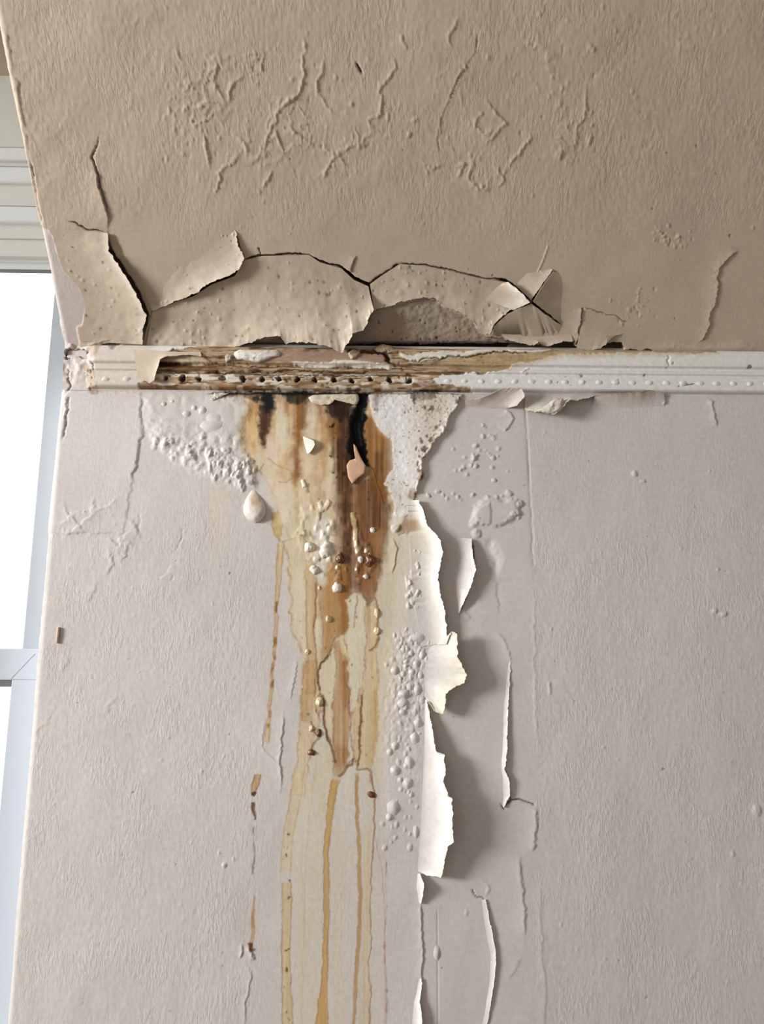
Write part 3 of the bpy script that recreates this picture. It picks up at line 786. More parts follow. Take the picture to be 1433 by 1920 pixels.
    for k in range(110):
        vv = r.uniform(1180, 1290) if k < 60 else r.uniform(1290, 1600)
        uu = 775 - (vv - 1180) * 0.07 + r.normal(0, 20 if k < 60 else 15)
        s = r.uniform(2.2, 5.5)
        c.dome(uu, vv, s, s * r.uniform(0.8, 1.7), s * 0.5, 0.4, k)
    i, sd = c.poly([(765, 1010), (800, 1010), (815, 1200), (810, 1300), (790, 1480), (730, 1560), (715, 1400), (735, 1200)], 30)
    m = sstep(16, -20, sd)
    c.h[i] += m * (1.4 + 2.4 * np.abs(fbm(c.u[i] / 11, c.v[i] / 14, 2, 3)) * sstep(1170, 1200, c.v[i]) * sstep(1480, 1300, c.v[i]))
    c.blend(i, 0.4 * m, lin(214, 206, 198))
    c.wet[i] = np.maximum(c.wet[i], 0.35 * m)
    # --- smooth strip to the right: pimples, big blister, dents
    path = np.array([(905, 825), (893, 845), (890, 862), (880, 872), (855, 885)], float)
    for k in range(60):
        if k < 22:
            t = r.random() * 4; j = int(t)
            p = path[j] * (1 - t + j) + path[j + 1] * (t - j) + r.normal(0, 5, 2)
        elif k < 34:
            p = np.array([918, 850]) + r.normal(0, 1, 2) * (14, 30)
        elif k < 46:
            p = np.array([850, 925]) + r.normal(0, 1, 2) * (34, 6)
        elif k < 54:
            p = np.array([960, 950]) + r.normal(0, 1, 2) * (14, 35)
        else:
            p = np.array([850, 880]) + r.normal(0, 1, 2) * (40, 60)
        s = r.uniform(2.0, 5.0)
        c.dome(p[0], p[1], s, s * r.uniform(0.8, 1.4), s * 0.6, 0.4, k)
    c.plate([(884, 985), (892, 950), (915, 930), (945, 940), (968, 935), (972, 960), (958, 980), (930, 988), (900, 984)], 4.0, 5, 1.0)
    c.plate([(890, 980), (896, 955), (918, 942), (922, 985), (900, 984)], 1.5, 2, 0.6)
    c.dome(975, 945, 7, 9, 5); c.dome(955, 925, 8, 7, 4); c.dome(972, 965, 5, 10, 4)
    c.dome(893, 1000, 10, 11, 4)
    c.groove([(884, 980), (896, 986), (925, 985)], 1.0, 1.0, 0.2)
    i, sd = c.poly([(893, 1020), (925, 1015), (938, 1050), (925, 1085), (905, 1095), (880, 1140), (888, 1080)], 20)
    c.h[i] -= 5 * sstep(10, -14, sd)
    c.lip([(896, 1062), (915, 1056), (930, 1054)], 2.0, 6, 1)
    c.stain([(835, 1103), (850, 1105), (848, 1126), (836, 1122)], lin(206, 190, 156), 0.5, 4, noise=5)
    i, sd = c.poly([(800, 985), (835, 1010), (850, 1100), (850, 1640), (800, 1640), (790, 1300), (800, 1200)], 30)
    # the hollow strip under the curled sheets
    c.lip([(855, 1150), (866, 1140), (884, 1160)], 1.5, 8, 1)
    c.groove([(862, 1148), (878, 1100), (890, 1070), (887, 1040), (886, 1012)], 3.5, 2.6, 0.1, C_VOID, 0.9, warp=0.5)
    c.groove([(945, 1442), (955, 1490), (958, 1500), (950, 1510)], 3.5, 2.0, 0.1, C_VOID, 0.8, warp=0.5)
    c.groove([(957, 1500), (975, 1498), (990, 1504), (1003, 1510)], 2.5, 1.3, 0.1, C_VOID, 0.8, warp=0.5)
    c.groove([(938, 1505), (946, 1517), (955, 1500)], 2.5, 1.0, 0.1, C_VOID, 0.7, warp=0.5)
    c.lip([(932, 1180), (950, 1210), (962, 1250)], 1.2, 8, 1)
    c.lip([(1003, 1508), (1006, 1540), (1002, 1600)], 2.2, 9, 1, 0.15)
    c.lip([(974, 1600), (978, 1640), (982, 1680), (988, 1760)], 2.0, 9, 1, 0.15)
    c.lip([(980, 1790), (965, 1820), (955, 1840)], 0.8, 8, 1)
    c.lip([(940, 1160), (930, 1100), (926, 1040)], -1.0, 8, 1)
    c.groove([(885, 1665), (892, 1680), (905, 1682), (912, 1690)], 2, 1.0, 0.1, C_VOID, 0.6, warp=0.5)
    c.ridge([(890, 1645), (916, 1660), (912, 1680)], 1.2, 2)
    c.dome(875, 1711, 3, 7, 2)
    c.groove([(820, 1700), (822, 1950)], 0.7, 1.0, 0.05, warp=0.1)
    c.lip([(1012, 1660), (1018, 1760), (1024, 1860), (1022, 1940)], 1.0, 6, 1.2, 0.1)
    c.lip([(790, 1690), (794, 1740), (792, 1800), (790, 1845)], 2.4, 7, 1, 0.1)
    # --- right field: small dents and pimples
    c.dome(1190, 888, 5, 8, 3); c.dome(1206, 902, 8, 4, 2.5); c.dome(1340, 1145, 6, 6, 3); c.dome(1357, 1152, 8, 6, 3)
    c.dome(1420, 1520, 9, 14, 3); c.dome(1030, 1290, 4, 14, 2); c.dome(1375, 1600, 5, 7, 2); c.dome(1133, 1401, 3, 3, 2.5)
    for k in range(70):
        c.dome(r.uniform(1010, 1420), r.uniform(760, 1900), r.uniform(1.5, 3), r.uniform(2, 4), r.uniform(0.8, 1.8), 0.3, k)
    c.lip([(1335, 745), (1336, 765), (1342, 790), (1344, 800)], 2.5, 5, 1, 0.15)
    c.lip([(1247, 735), (1248, 750), (1245, 762)], 4, 7, 1, 0.1)
    c.specks([(130, 1000), (450, 1000), (450, 1900), (60, 1900)], 40, lin(120, 104, 94), 0.8, 1.8, 0.7, 31, 0.8)
    c.specks([(800, 760), (1400, 760), (1400, 1900), (800, 1900)], 50, lin(120, 104, 94), 0.8, 1.8, 0.7, 32, 0.8)
    for k in range(60):
        c.dome(r.uniform(110, 440), r.uniform(950, 1900), r.uniform(1.5, 3), r.uniform(2, 5), r.uniform(0.6, 1.6), 0.3, k)
    # torn skin below the cornice on the right
    c.stain([(872, 745), (945, 735), (985, 735), (985, 760), (950, 765), (880, 765)], lin(196, 172, 142), 0.7, 4, noise=5)
    c.stain([(985, 735), (1065, 735), (1060, 770), (988, 772)], lin(186, 174, 160), 0.8, 2.5)
    c.lip([(950, 765), (965, 785), (956, 800), (945, 812)], 2.2, 10, 1, 0.1)
    c.groove([(935, 808), (985, 808)], 0.8, 1, 0.2)
    c.stain([(1090, 738), (1240, 738), (1235, 752), (1140, 756), (1100, 750)], lin(190, 168, 144), 0.45, 6, noise=6)
    # broken plaster below the left end of the cornice
    c.stain([(158, 690), (180, 690), (186, 722), (180, 740), (165, 738)], lin(150, 122, 96), 0.8, 3, noise=6, ns=8)
    c.h[:] += 0


def paint_corner_noise(c):
    pass


# wall mesh: fine where the damage is, coarse out to the room's corners
xs = spans((XL + 0.010, -0.245, 0.0019), (-0.245, 0.135, 0.00112), (0.135, 0.665, 0.0019), (0.665, 2.4, 0.08))
zs = spans((FLOOR_Z, -0.53, 0.08), (-0.53, -0.22, 0.0019), (-0.22, 0.455, 0.00132), (0.455, ZC + 0.012, 0.004))
RC = 0.010
arc = np.linspace(math.pi / 2, 0, 9)[:-1]
ax = np.concatenate([[XL] * 3, XL + RC - RC * np.sin(arc), xs])
ay = np.concatenate([[0.09, 0.05, 0.02], RC - RC * np.cos(arc), np.zeros_like(xs)])
anx = np.concatenate([[-1.0] * 3, -np.sin(arc), np.zeros_like(xs)])
any_ = np.concatenate([[0.0] * 3, -np.cos(arc), -np.ones_like(xs)])
unf = np.concatenate([XL - 0.004 - np.array([0.085, 0.045, 0.012]), XL - 0.004 + np.linspace(0, RC + 0.004, 9)[:-1], xs])
nr, nc = len(zs), len(ax)
P0 = np.stack([np.tile(ax, (nr, 1)), np.tile(ay, (nr, 1)), np.tile(zs[:, None], (1, nc))], -1)
NN = np.stack([np.tile(anx, (nr, 1)), np.tile(any_, (nr, 1)), np.zeros((nr, nc))], -1)
PF = P0.copy()
PF[..., 0] = unf
PF[..., 1] = 0
U, V = project(PF)
cw = Canvas(U, V, C_WALL)
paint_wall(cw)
hw = (cw.h * PX).reshape(nr, nc)
pq = np.stack([PF[..., 0], PF[..., 2], np.zeros((nr, nc))], -1).reshape(-1, 3)
PW = P0 + NN * hw[..., None]
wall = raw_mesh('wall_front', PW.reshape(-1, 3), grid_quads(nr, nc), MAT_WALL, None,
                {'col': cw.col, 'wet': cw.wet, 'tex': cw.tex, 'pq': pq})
tag(wall, 'water-stained wall of peeling greyish pink paint under the cornice', kind='structure')


# ------------------------------------------------------------------ the sloped ceiling
C1B = [(203, 437), (204, 470), (231, 512), (256, 552), (273, 592), (268, 618), (268, 646)]
C3A = [(285, 585), (330, 566), (362, 556), (396, 534), (440, 518), (458, 488), (492, 480), (580, 478), (600, 492), (640, 503), (664, 525), (691, 537)]
C4A = [(694, 533), (720, 514), (750, 495), (800, 499), (850, 510), (900, 522), (950, 529), (975, 547), (994, 564)]
C4B = [(701, 583), (740, 571), (762, 563), (800, 557), (818, 559), (830, 574), (868, 589), (890, 604), (902, 625), (918, 627), (926, 610), (945, 590), (962, 580), (993, 568)]


def paint_ceiling(c):
    u, v = c.u, c.v
    c.col *= (1 + 0.03 * fbm(u / 260, v / 260, 3, 1))[:, None]
    c.h += 1.8 * fbm(u / 130, v / 110, 3, 2)
    calm = sstep(370, 470, v + 40 * vnoise(u / 120, v / 120, 3)) * sstep(60, 160, u)
    c.tex *= 1 - 0.72 * calm
    c.h += 0.3 * fbm(u / 5, v / 11, 2, 5) * (1 - calm)
    # webs of old cracks and ridges painted over
    R = [[(402, 95), (405, 130), (397, 152), (418, 180), (428, 200)], [(467, 130), (440, 155), (430, 172), (428, 200)], [(565, 40), (570, 75), (568, 120), (565, 170), (548, 185), (520, 220), (500, 260), (492, 310), (490, 345)],
         [(610, 100), (600, 140), (592, 175), (615, 205), (640, 225)], [(745, 90), (740, 130), (715, 165), (710, 215), (690, 230), (705, 250), (705, 268)], [(705, 268), (650, 278), (632, 285), (640, 300), (645, 328)],
         [(590, 275), (630, 290), (610, 325), (600, 345)], [(512, 318), (500, 340), (490, 352)], [(460, 282), (430, 310), (410, 325), (408, 355), (385, 340)], [(380, 240), (388, 290), (392, 325)],
         [(900, 55), (890, 100), (860, 150), (838, 200), (820, 250), (825, 300), (838, 308)], [(838, 308), (815, 312), (785, 312)], [(845, 308), (870, 308), (860, 335), (855, 340)], [(905, 180), (925, 205), (945, 230), (935, 245), (900, 285)],
         [(900, 285), (890, 300), (880, 335), (895, 355), (915, 350), (912, 320)], [(920, 315), (935, 320), (945, 345), (925, 350)], [(1000, 245), (990, 270), (960, 300), (950, 325)], [(905, 205), (890, 240), (910, 250), (935, 235)],
         [(560, 170), (545, 195), (530, 190)], [(470, 300), (450, 260), (430, 250)], [(745, 60), (760, 80), (765, 100)], [(1098, 150), (1100, 210), (1080, 240), (1078, 275), (1090, 290)], [(1115, 250), (1105, 280)], [(1062, 270), (1045, 310)],
         [(325, 90), (345, 120)], [(525, 260), (545, 245), (570, 265), (600, 275)], [(350, 210), (375, 195), (400, 190)], [(860, 30), (840, 70), (850, 95)]]
    for k, p in enumerate(R):
        c.ridge(p, 1.5 if k < 20 else 1.1, 2.3, 0.3, 1.6)
        c.lip(p, 0.8, 8, 1.4, 0.3, 1.6)
    web = np.maximum(sstep(1.15, 0.55, np.hypot((u - 530) / 260, (v - 180) / 180)), 0.9 * sstep(1.15, 0.5, np.hypot((u - 985) / 150, (v - 210) / 170)))
    web = np.maximum(web, 0.35 * sstep(420, 330, v)) * sstep(-0.35, 0.25, fbm(u / 75, v / 75, 2, 6))
    for k, (su, sv, w, H) in enumerate(((46, 62, 0.055, 1.5), (26, 40, 0.06, 0.9), (62, 44, 0.045, 1.1))):
        q = vnoise(u / su + 0.5 * vnoise(u / 19, v / 19, 5), v / sv + 0.5 * vnoise(u / 19, v / 19, 6), k + 3)
        c.h += H * web * np.exp(-(q / w) ** 2)
    c.groove([(900, 55), (890, 100), (860, 150), (838, 200), (820, 250), (825, 300)], 2.2, 1.3, 0.1)
    c.groove([(667, 115), (672, 125), (680, 140)], 4, 2.2, 0.25, C_VOID, 0.9, 0.3)
    r = np.random.default_rng(5)
    for k in range(420):
        if k < 110:
            p = np.array([355, 215]) + r.normal(0, 1, 2) * (28, 42); s = r.uniform(2, 4.5)
        elif k < 170:
            p = np.array([560, 180]) + r.normal(0, 1, 2) * (120, 90); s = r.uniform(2, 5)
        elif k < 230:
            p = np.array([1040, 130]) + r.normal(0, 1, 2) * (70, 70); s = r.uniform(2, 4.5)
        elif k < 270:
            p = np.array([1250, 445]) + r.normal(0, 1, 2) * (26, 14); s = r.uniform(2, 4.5)
        elif k < 300:
            p = np.array([1190, 575]) + r.normal(0, 1, 2) * (24, 18); s = r.uniform(1.5, 4)
        elif k < 340:
            p = np.array([930, 300]) + r.normal(0, 1, 2) * (50, 30); s = r.uniform(2, 4)
        else:
            p = np.array([r.uniform(60, 1420), r.uniform(10, 640)]); s = r.uniform(1.5, 3.2)
        c.dome(p[0], p[1], s, s * r.uniform(0.8, 1.9), s * r.uniform(0.2, 0.5) * (-0.9 if k % 3 == 0 else 1), 0.4, k)
    c.specks([(300, 480), (690, 540), (660, 630), (300, 630)], 1, None, 1, 2, 0, 1)
    c.specks([(120, 80), (1400, 80), (1400, 640), (160, 640)], 60, lin(120, 100, 84), 0.8, 2.2, 0.8, 41, 1.0)
    # mauve wall paint wrapping round the corner
    bound = [(-60, 60), (14, 100), (38, 240), (60, 380), (75, 425), (98, 440), (108, 478), (117, 505), (150, 540), (163, 572), (156, 606), (143, 612), (150, 660)]
    i, d, s, t = c.line(bound, 200, 0.8)
    lo_ = (c.v[i] > 424)
    c.blend(i, sstep(-1.5, 1.5, d * s) * lo_ * 0.95, C_MAUVE)
    c.h[i] -= 2.0 * sstep(-1.5, 1.5, d * s) * lo_
    c.lip([(30, 140), (36, 170), (38, 210), (44, 240), (52, 290), (60, 340), (70, 385), (76, 420)], 2.5, 5, 1.2, 0.1)
    c.lip([(10, 60), (22, 120), (32, 175)], 2.0, 5, 1.2, 0.1)
    c.groove([(56, 300), (66, 355), (72, 400), (78, 425)], 3, 2.6, 0.1, lin(150, 128, 110), 0.5)
    c.lip([(105, 600), (116, 622), (120, 640)], 2.4, 5, 1.2, 0.1)
    # crack running up from the left flap
    c.groove([(193, 230), (186, 262), (172, 295), (182, 325), (192, 365), (203, 398), (205, 435)], 4, 1.5, 0.3, C_VOID, 0.7, 0.7)
    c.lip([(172, 295), (182, 325), (192, 365), (203, 398), (205, 440)], 4.0, 18, 1.0, 0.3, 0.7)
    c.groove([(125, 413), (150, 424), (175, 432), (203, 438)], 3.5, 1.3, 0.2, C_VOID, 0.8, 0.7)
    # dropped ground beside and behind the flaps
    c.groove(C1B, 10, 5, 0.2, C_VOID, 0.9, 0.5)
    i, sd = c.poly([(206, 440), (232, 510), (258, 552), (276, 592), (272, 650), (300, 650), (292, 585), (262, 530), (230, 480), (215, 445)], 30)
    c.h[i] -= 3.5 * sstep(10, -10, sd)
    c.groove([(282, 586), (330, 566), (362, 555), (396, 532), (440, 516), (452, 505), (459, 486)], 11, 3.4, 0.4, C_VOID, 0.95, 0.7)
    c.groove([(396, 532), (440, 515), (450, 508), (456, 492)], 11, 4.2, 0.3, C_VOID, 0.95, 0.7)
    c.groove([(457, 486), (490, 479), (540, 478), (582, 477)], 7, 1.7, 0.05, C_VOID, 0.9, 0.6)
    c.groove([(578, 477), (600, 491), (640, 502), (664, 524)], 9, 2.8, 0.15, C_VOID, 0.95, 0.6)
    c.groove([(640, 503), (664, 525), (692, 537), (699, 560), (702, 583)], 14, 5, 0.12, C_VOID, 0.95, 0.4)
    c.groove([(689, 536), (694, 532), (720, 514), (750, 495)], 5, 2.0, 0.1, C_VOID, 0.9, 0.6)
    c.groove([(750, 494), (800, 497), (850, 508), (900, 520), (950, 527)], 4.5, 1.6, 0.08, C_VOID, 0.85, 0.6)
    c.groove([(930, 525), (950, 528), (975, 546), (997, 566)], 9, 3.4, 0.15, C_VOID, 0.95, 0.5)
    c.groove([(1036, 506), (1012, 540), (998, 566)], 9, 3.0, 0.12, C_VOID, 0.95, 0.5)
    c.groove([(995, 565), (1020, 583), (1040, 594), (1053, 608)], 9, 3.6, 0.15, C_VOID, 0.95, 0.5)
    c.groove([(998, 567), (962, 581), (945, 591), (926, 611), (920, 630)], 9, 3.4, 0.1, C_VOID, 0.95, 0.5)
    c.groove([(1030, 455), (1018, 490), (1004, 520), (998, 555)], -1.2, 1.0, 0.1, lin(226, 210, 188), 0.8, 0.2)
    c.groove([(443, 435), (446, 462), (458, 484)], 3, 1.2, 0.2, C_VOID, 0.6, 0.6)
    c.groove([(490, 478), (488, 468), (484, 462)], 3, 1.0, 0.2, C_VOID, 0.6, 0.6)
    c.groove([(668, 480), (660, 500), (658, 512)], 2, 1.2, 0.2, C_VOID, 0.5, 0.6)
    c.lip([(668, 480), (660, 500), (658, 515)], 3.0, 12, 1, 0.2)
    c.groove([(369, 610), (380, 635), (386, 655), (376, 668)], 7, 2.0, 0.15, C_VOID, 0.9, 0.6)
    c3b = [(700, 580), (690, 600), (680, 619), (661, 626), (655, 640), (641, 655), (615, 645), (572, 640), (537, 640), (500, 632), (470, 642), (432, 654), (386, 650), (330, 650), (280, 648)]
    c.plate(C3A + c3b, -6, 5, 0.6)
    c.plate(C4A + C4B[::-1], -4, 4, 0.6)
    # bare patch
    bare = [(640, 640), (662, 622), (690, 598), (702, 580), (742, 574), (765, 566), (800, 560), (818, 563), (830, 578), (868, 593), (890, 608), (902, 629), (925, 632), (955, 642), (955, 668), (420, 672), (432, 648), (470, 640), (530, 634), (600, 640)]
    i, sd = c.poly(bare, 8)
    m = sstep(2, -2, sd)
    g = lin(158, 142, 128)
    c.blend(i, m, g)
    c.blend(i, m * sstep(-0.2, 0.6, fbm(c.u[i] / 60, c.v[i] / 40, 2, 5)) * 0.5, lin(176, 152, 126))
    c.blend(i, m * sstep(625, 650, c.v[i]) * 0.5, lin(120, 108, 98))
    c.h[i] += m * (-5 + 1.6 * fbm(c.u[i] / 9, c.v[i] / 7, 4, 2))
    c.tex[i] = c.tex[i] * (1 - m) + 0.7 * m
    c.specks([(700, 590), (800, 570), (890, 615), (940, 640), (680, 640)], 26, lin(86, 70, 58), 0.9, 2.6, 0.8, 43, 1.2)
    c.h[i] -= m * 9 * sstep(640, 652, c.v[i])
    # jagged void along the cornice
    gap = [(640, 668), (645, 652), (700, 648), (760, 650), (930, 650), (958, 640), (990, 645), (1010, 648), (1030, 650), (1056, 640), (1075, 640), (1080, 652), (1110, 655), (1125, 652), (1140, 644), (1166, 646), (1172, 655), (1200, 657), (1232, 661), (1300, 664), (1336, 663), (1334, 668), (1100, 672)]
    i, sd = c.poly(gap, 6, 1.1)
    m = sstep(1.2, -1.2, sd)
    c.h[i] -= m * 18
    c.blend(i, m * 0.85, lin(84, 70, 60))
    gap2 = [(128, 668), (126, 655), (150, 660), (176, 652), (198, 645), (228, 642), (226, 652), (200, 665)]
    i, sd = c.poly(gap2, 6, 1.4)
    m = sstep(1.2, -1.2, sd)
    c.h[i] -= m * 16
    c.blend(i, m * 0.85, lin(70, 58, 52))
    # folds and edges on the right
    rp = [(1390, 470), (1378, 478), (1362, 486), (1352, 502), (1346, 522), (1348, 545), (1342, 572), (1332, 596), (1332, 612), (1322, 630), (1308, 645)]
    c.lip(rp, 3.5, 10, 1.2, 0.1)
    c.groove(rp, 2.0, 1.2, 0.1)
    c.groove([(1092, 578), (1120, 584), (1150, 592), (1185, 606)], 1.8, 1.1, 0.15, C_VOID, 0.5)
    c.lip([(1092, 576), (1094, 590), (1086, 625), (1080, 652)], 3.5, 10, 1.0, 0.1)
    c.groove([(1093, 576), (1094, 590), (1086, 625), (1080, 652)], 2.5, 1.2, 0.1, C_VOID, 0.4)
    c.lip([(1138, 627), (1140, 645)], 4, 8, 1, 0.1)
    c.groove([(998, 637), (1030, 640), (1050, 636)], 3, 1.2, 0.2, C_VOID, 0.7)
    c.lip([(150, 648), (200, 636), (268, 634)], 3.0, 10, 2, 0.2)
    c.ridge([(160, 640), (210, 632), (262, 630)], 3, 5)
    c.ridge([(285, 636), (330, 634), (380, 634)], 2.5, 5)
    c.ridge([(1200, 650), (1300, 655), (1440, 650)], 2.0, 8)
    c.lip([(1335, 664), (1380, 660), (1440, 668)], -1.5, 8, 1)


ss = spans((-0.012, 0.215, 0.00122), (0.215, 0.50, 0.0021), (0.50, 1.15, 0.06))
xc = spans((XL + 0.010, 0.69, 0.00152), (0.69, 2.4, 0.08))
ax = np.concatenate([[XL] * 3, XL + RC - RC * np.sin(arc), xc])
an = np.concatenate([[-0.09, -0.05, -0.02], -(RC - RC * np.cos(arc)), np.zeros_like(xc)])
anx = np.concatenate([[-1.0] * 3, -np.sin(arc), np.zeros_like(xc)])
ann = np.concatenate([[0.0] * 3, np.cos(arc), np.ones_like(xc)])
unf = np.concatenate([XL - 0.004 - np.array([0.085, 0.045, 0.012]), XL - 0.004 + np.linspace(0, RC + 0.004, 9)[:-1], xc])
nr, nc = len(ss), len(ax)
def ceil_pts(X, S, N):
    return CREASE + X[..., None] * np.array([1.0, 0, 0]) + S[..., None] * ES + N[..., None] * NC
SS = np.tile(ss[:, None], (1, nc))
U, V = project(ceil_pts(np.tile(unf, (nr, 1)), SS, np.zeros((nr, nc))))
cc = Canvas(U, V, C_CEIL)
paint_ceiling(cc)
hc = (cc.h * PX).reshape(nr, nc)
PC = ceil_pts(np.tile(ax, (nr, 1)) + anx * hc, SS, np.tile(an, (nr, 1)) + ann * hc)
pq = np.stack([np.tile(unf, (nr, 1)), SS, np.zeros((nr, nc))], -1).reshape(-1, 3)
ceiling = raw_mesh('ceiling', PC.reshape(-1, 3), grid_quads(nr, nc)[:, ::-1], MAT_CEIL, None,
                   {'col': cc.col, 'wet': cc.wet, 'tex': cc.tex, 'pq': pq})
tag(ceiling, 'sloped beige ceiling with cracked and peeling paint', kind='structure')


# ------------------------------------------------------------------ the cornice
PROFILE_V = [640, 653, 655.5, 658, 663, 688, 690, 692, 695, 699, 702, 704, 706, 708, 712, 728, 731, 733.2, 734.2, 736]
PROFILE_H = [-12, -12, 6, 15, 19, 18, 12, 10.5, 12.5, 16, 17, 13, 12, 15, 16, 15.5, 14.5, 11, 1, 0]
HOLES = [313, 346, 374, 421, 458, 492, 526, 560, 594, 628, 662, 696, 730, 766]
TILT = lambda u: 0.0093 * (u - 716.0)              # the moulding's own run as the lens sees it


def paint_trim(c):
    u, v = c.u, c.v
    vv = v - TILT(u)
    c.h += np.interp(vv, PROFILE_V, PROFILE_H)
    # painted everywhere first
    c.col[:] = lin(220, 216, 211)
    c.tex[:] = 0.15
    left = sstep(300, 285, u)
    c.blend(np.arange(u.size), left, lin(208, 196, 184))
    # bare wood in the middle
    wood = [(296, 672), (330, 664), (430, 650), (700, 640), (960, 640), (1340, 645), (1340, 668), (1100, 668), (1060, 670), (1020, 678), (960, 690), (935, 702), (905, 704), (830, 707), (812, 716), (806, 722), (850, 727), (880, 730), (890, 740), (262, 740), (262, 722), (285, 716), (293, 695)]
    i, sd = c.poly(wood, 8, 1.0)
    m = sstep(1.0, -1.0, sd)
    grain = fbm(c.u[i] / 60, c.v[i] / 2.6, 3, 2)
    blot = fbm(c.u[i] / 26, c.v[i] / 6, 3, 5)
    cw_ = np.array(C_WOOD)[None] * (1 + 0.28 * grain)[:, None]
    c.col[i] = c.col[i] * (1 - m[:, None]) + cw_ * m[:, None]
    c.h[i] -= m * 1.4
    c.h[i] += m * (0.9 * grain + 0.5 * blot)
    c.tex[i] = c.tex[i] * (1 - m) + 0.8 * m
    vt = c.v[i] - TILT(c.u[i])
    c.blend(i, m * sstep(-0.05, 0.4, blot) * 0.8, lin(112, 76, 46))
    c.blend(i, m * sstep(0.2, 0.6, fbm(c.u[i] / 34, c.v[i] / 2.2, 3, 6)) * 0.9 * sstep(760, 660, c.u[i] - 200), lin(58, 38, 24))
    c.blend(i, m * sstep(-0.05, 0.3, fbm(c.u[i] / 18, c.v[i] / 5, 3, 3)) * sstep(704, 709, vt) * 0.85, lin(222, 212, 198))
    # tan priming on the upper right band
    c.stain([(820, 672), (950, 652), (1340, 650), (1340, 672), (1060, 676), (960, 694), (820, 692)], lin(190, 166, 126), 0.85, 4, noise=3)
    c.specks([(300, 706), (830, 708), (870, 736), (300, 732)], 60, lin(96, 62, 36), 0.9, 3.2, 0.8, 51, 0.6)
    c.specks([(300, 672), (960, 660), (900, 700), (300, 704)], 60, lin(90, 60, 38), 0.9, 3.0, 0.7, 52, 0.6)
    # dark, wet streaks, then shade painted along both edges
    c.drip([(296, 688), (330, 690), (360, 688)], [6, 4, 2], C_DARK, 0.85)
    c.drip([(330, 692), (372, 696), (410, 690)], [6, 5, 2], lin(104, 66, 40), 0.8)
    for p in ([(300, 689), (380, 686), (470, 692), (600, 692)], [(390, 704), (470, 703), (560, 700), (700, 704)], [(300, 706), (400, 704), (520, 708), (800, 710)], [(600, 694), (700, 694), (790, 698)]):
        c.groove(p, 1.8, 1.3, 0.05, C_DARK, 0.8, 0.8)
    c.stain([(264, 722), (290, 722), (300, 726), (295, 733), (270, 735), (262, 732)], lin(108, 62, 38), 0.9, 2, warp=0.5)
    c.stain([(390, 722), (480, 726), (500, 740), (395, 740)], lin(150, 100, 56), 0.7, 4, noise=5)
    c.stain([(770, 724), (800, 718), (850, 730), (880, 733), (770, 734)], lin(116, 80, 48), 0.85, 3, noise=4)
    c.stain([(450, 710), (475, 708), (480, 726), (455, 726)], lin(110, 70, 38), 0.6, 4, noise=5)
    c.drip([(262, 732), (420, 734), (700, 735.5), (880, 736)], [1.3, 1.5], C_BLACK, 0.8, 1.0, warp=0.3)  # shadow line between bottom edge and wall, put into the colour
    c.blend(np.arange(u.size), sstep(657.5, 655.5, vv) * 0.95, C_VOID)  # top rows coloured dark to pass for the shaded gap under the ceiling
    # empty bead sockets
    for k, hx in enumerate(HOLES):
        hy = 717.5 + TILT(hx) + (1 if k % 3 else 0)
        i = np.nonzero((abs(u - hx) < 12) & (abs(v - hy) < 10))[0]
        q = np.hypot((c.uw[i] - hx) / 5.6, (c.vw[i] - hy) / 5.0)
        mm = sstep(1.15, 0.7, q)
        c.h[i] -= 9 * mm
        c.blend(i, mm * (0.95 if k != 3 else 0.3), lin(58, 40, 28))
    # upper band: render patches of brown-pink plaster and white ridges
    c.stain([(470, 668), (520, 664), (640, 666), (700, 668), (736, 684), (640, 688), (500, 686), (468, 684)], lin(168, 138, 120), 0.95, 3, 0.4, lin(90, 66, 50), 1.5, 0.1, noise=4)
    c.stain([(548, 686), (600, 684), (660, 681), (672, 684), (728, 688), (738, 692), (728, 696), (660, 692), (560, 692)], lin(226, 216, 202), 0.95, 1.5, noise=3, ns=8)
    c.drip([(548, 688), (620, 688), (668, 685), (735, 692)], [3, 3, 4, 3], lin(226, 216, 202), 0.9, 1.5, H=2.0)
    c.drip([(745, 668), (775, 680), (800, 676), (830, 671), (870, 672), (905, 664), (950, 662), (990, 666), (1040, 660)], [2, 8, 6, 4, 4, 3, 3, 2], lin(224, 214, 198), 0.95, 1.5, H=2.6)
    c.groove([(750, 678), (780, 684), (830, 676), (880, 676), (920, 668), (1000, 668)], 2.5, 1.4, 0.05, C_VOID, 0.8)
    c.drip([(700, 664), (722, 672), (730, 684), (744, 692)], [2, 3, 3, 2], C_DARK, 0.8)
    c.groove([(650, 663), (690, 662), (720, 668), (735, 688)], 6, 4, 0.1, C_VOID, 0.9)
    c.drip([(730, 652), (770, 652), (815, 654)], [3, 4, 2], lin(214, 198, 176), 0.8, 1.5, H=2)
    c.stain([(700, 646), (728, 643), (744, 650), (738, 658), (708, 656)], lin(178, 152, 124), 0.9, 2)
    c.drip([(300, 672), (330, 665), (372, 672), (400, 684)], [1.2, 1.6, 1.2], C_DARK, 0.8)
    c.stain([(318, 672), (360, 668), (395, 682), (380, 688), (318, 684)], lin(214, 194, 168), 0.9, 3)
    # paint film on the right: chips, cracks
    c.groove([(1248, 672), (1246, 685), (1250, 698)], 1.5, 1.2, 0.1)
    c.specks([(1060, 680), (1420, 680), (1420, 735), (900, 730)], 16, lin(110, 84, 60), 0.9, 3, 0.8, 55, 0.8)
    c.groove([(1262, 729), (1285, 727), (1300, 724)], 1.6, 1.3, 0.2, C_VOID, 0.8, 0.5)
    c.lip([(806, 716), (830, 708), (905, 705), (935, 703), (960, 692)], 1.5, 5, 1.0, 0.1)
    c.drip([(985, 706), (975, 704), (985, 696), (990, 694)], [1.5, 1.5], lin(222, 216, 208), 0.8, 1, H=1.5)
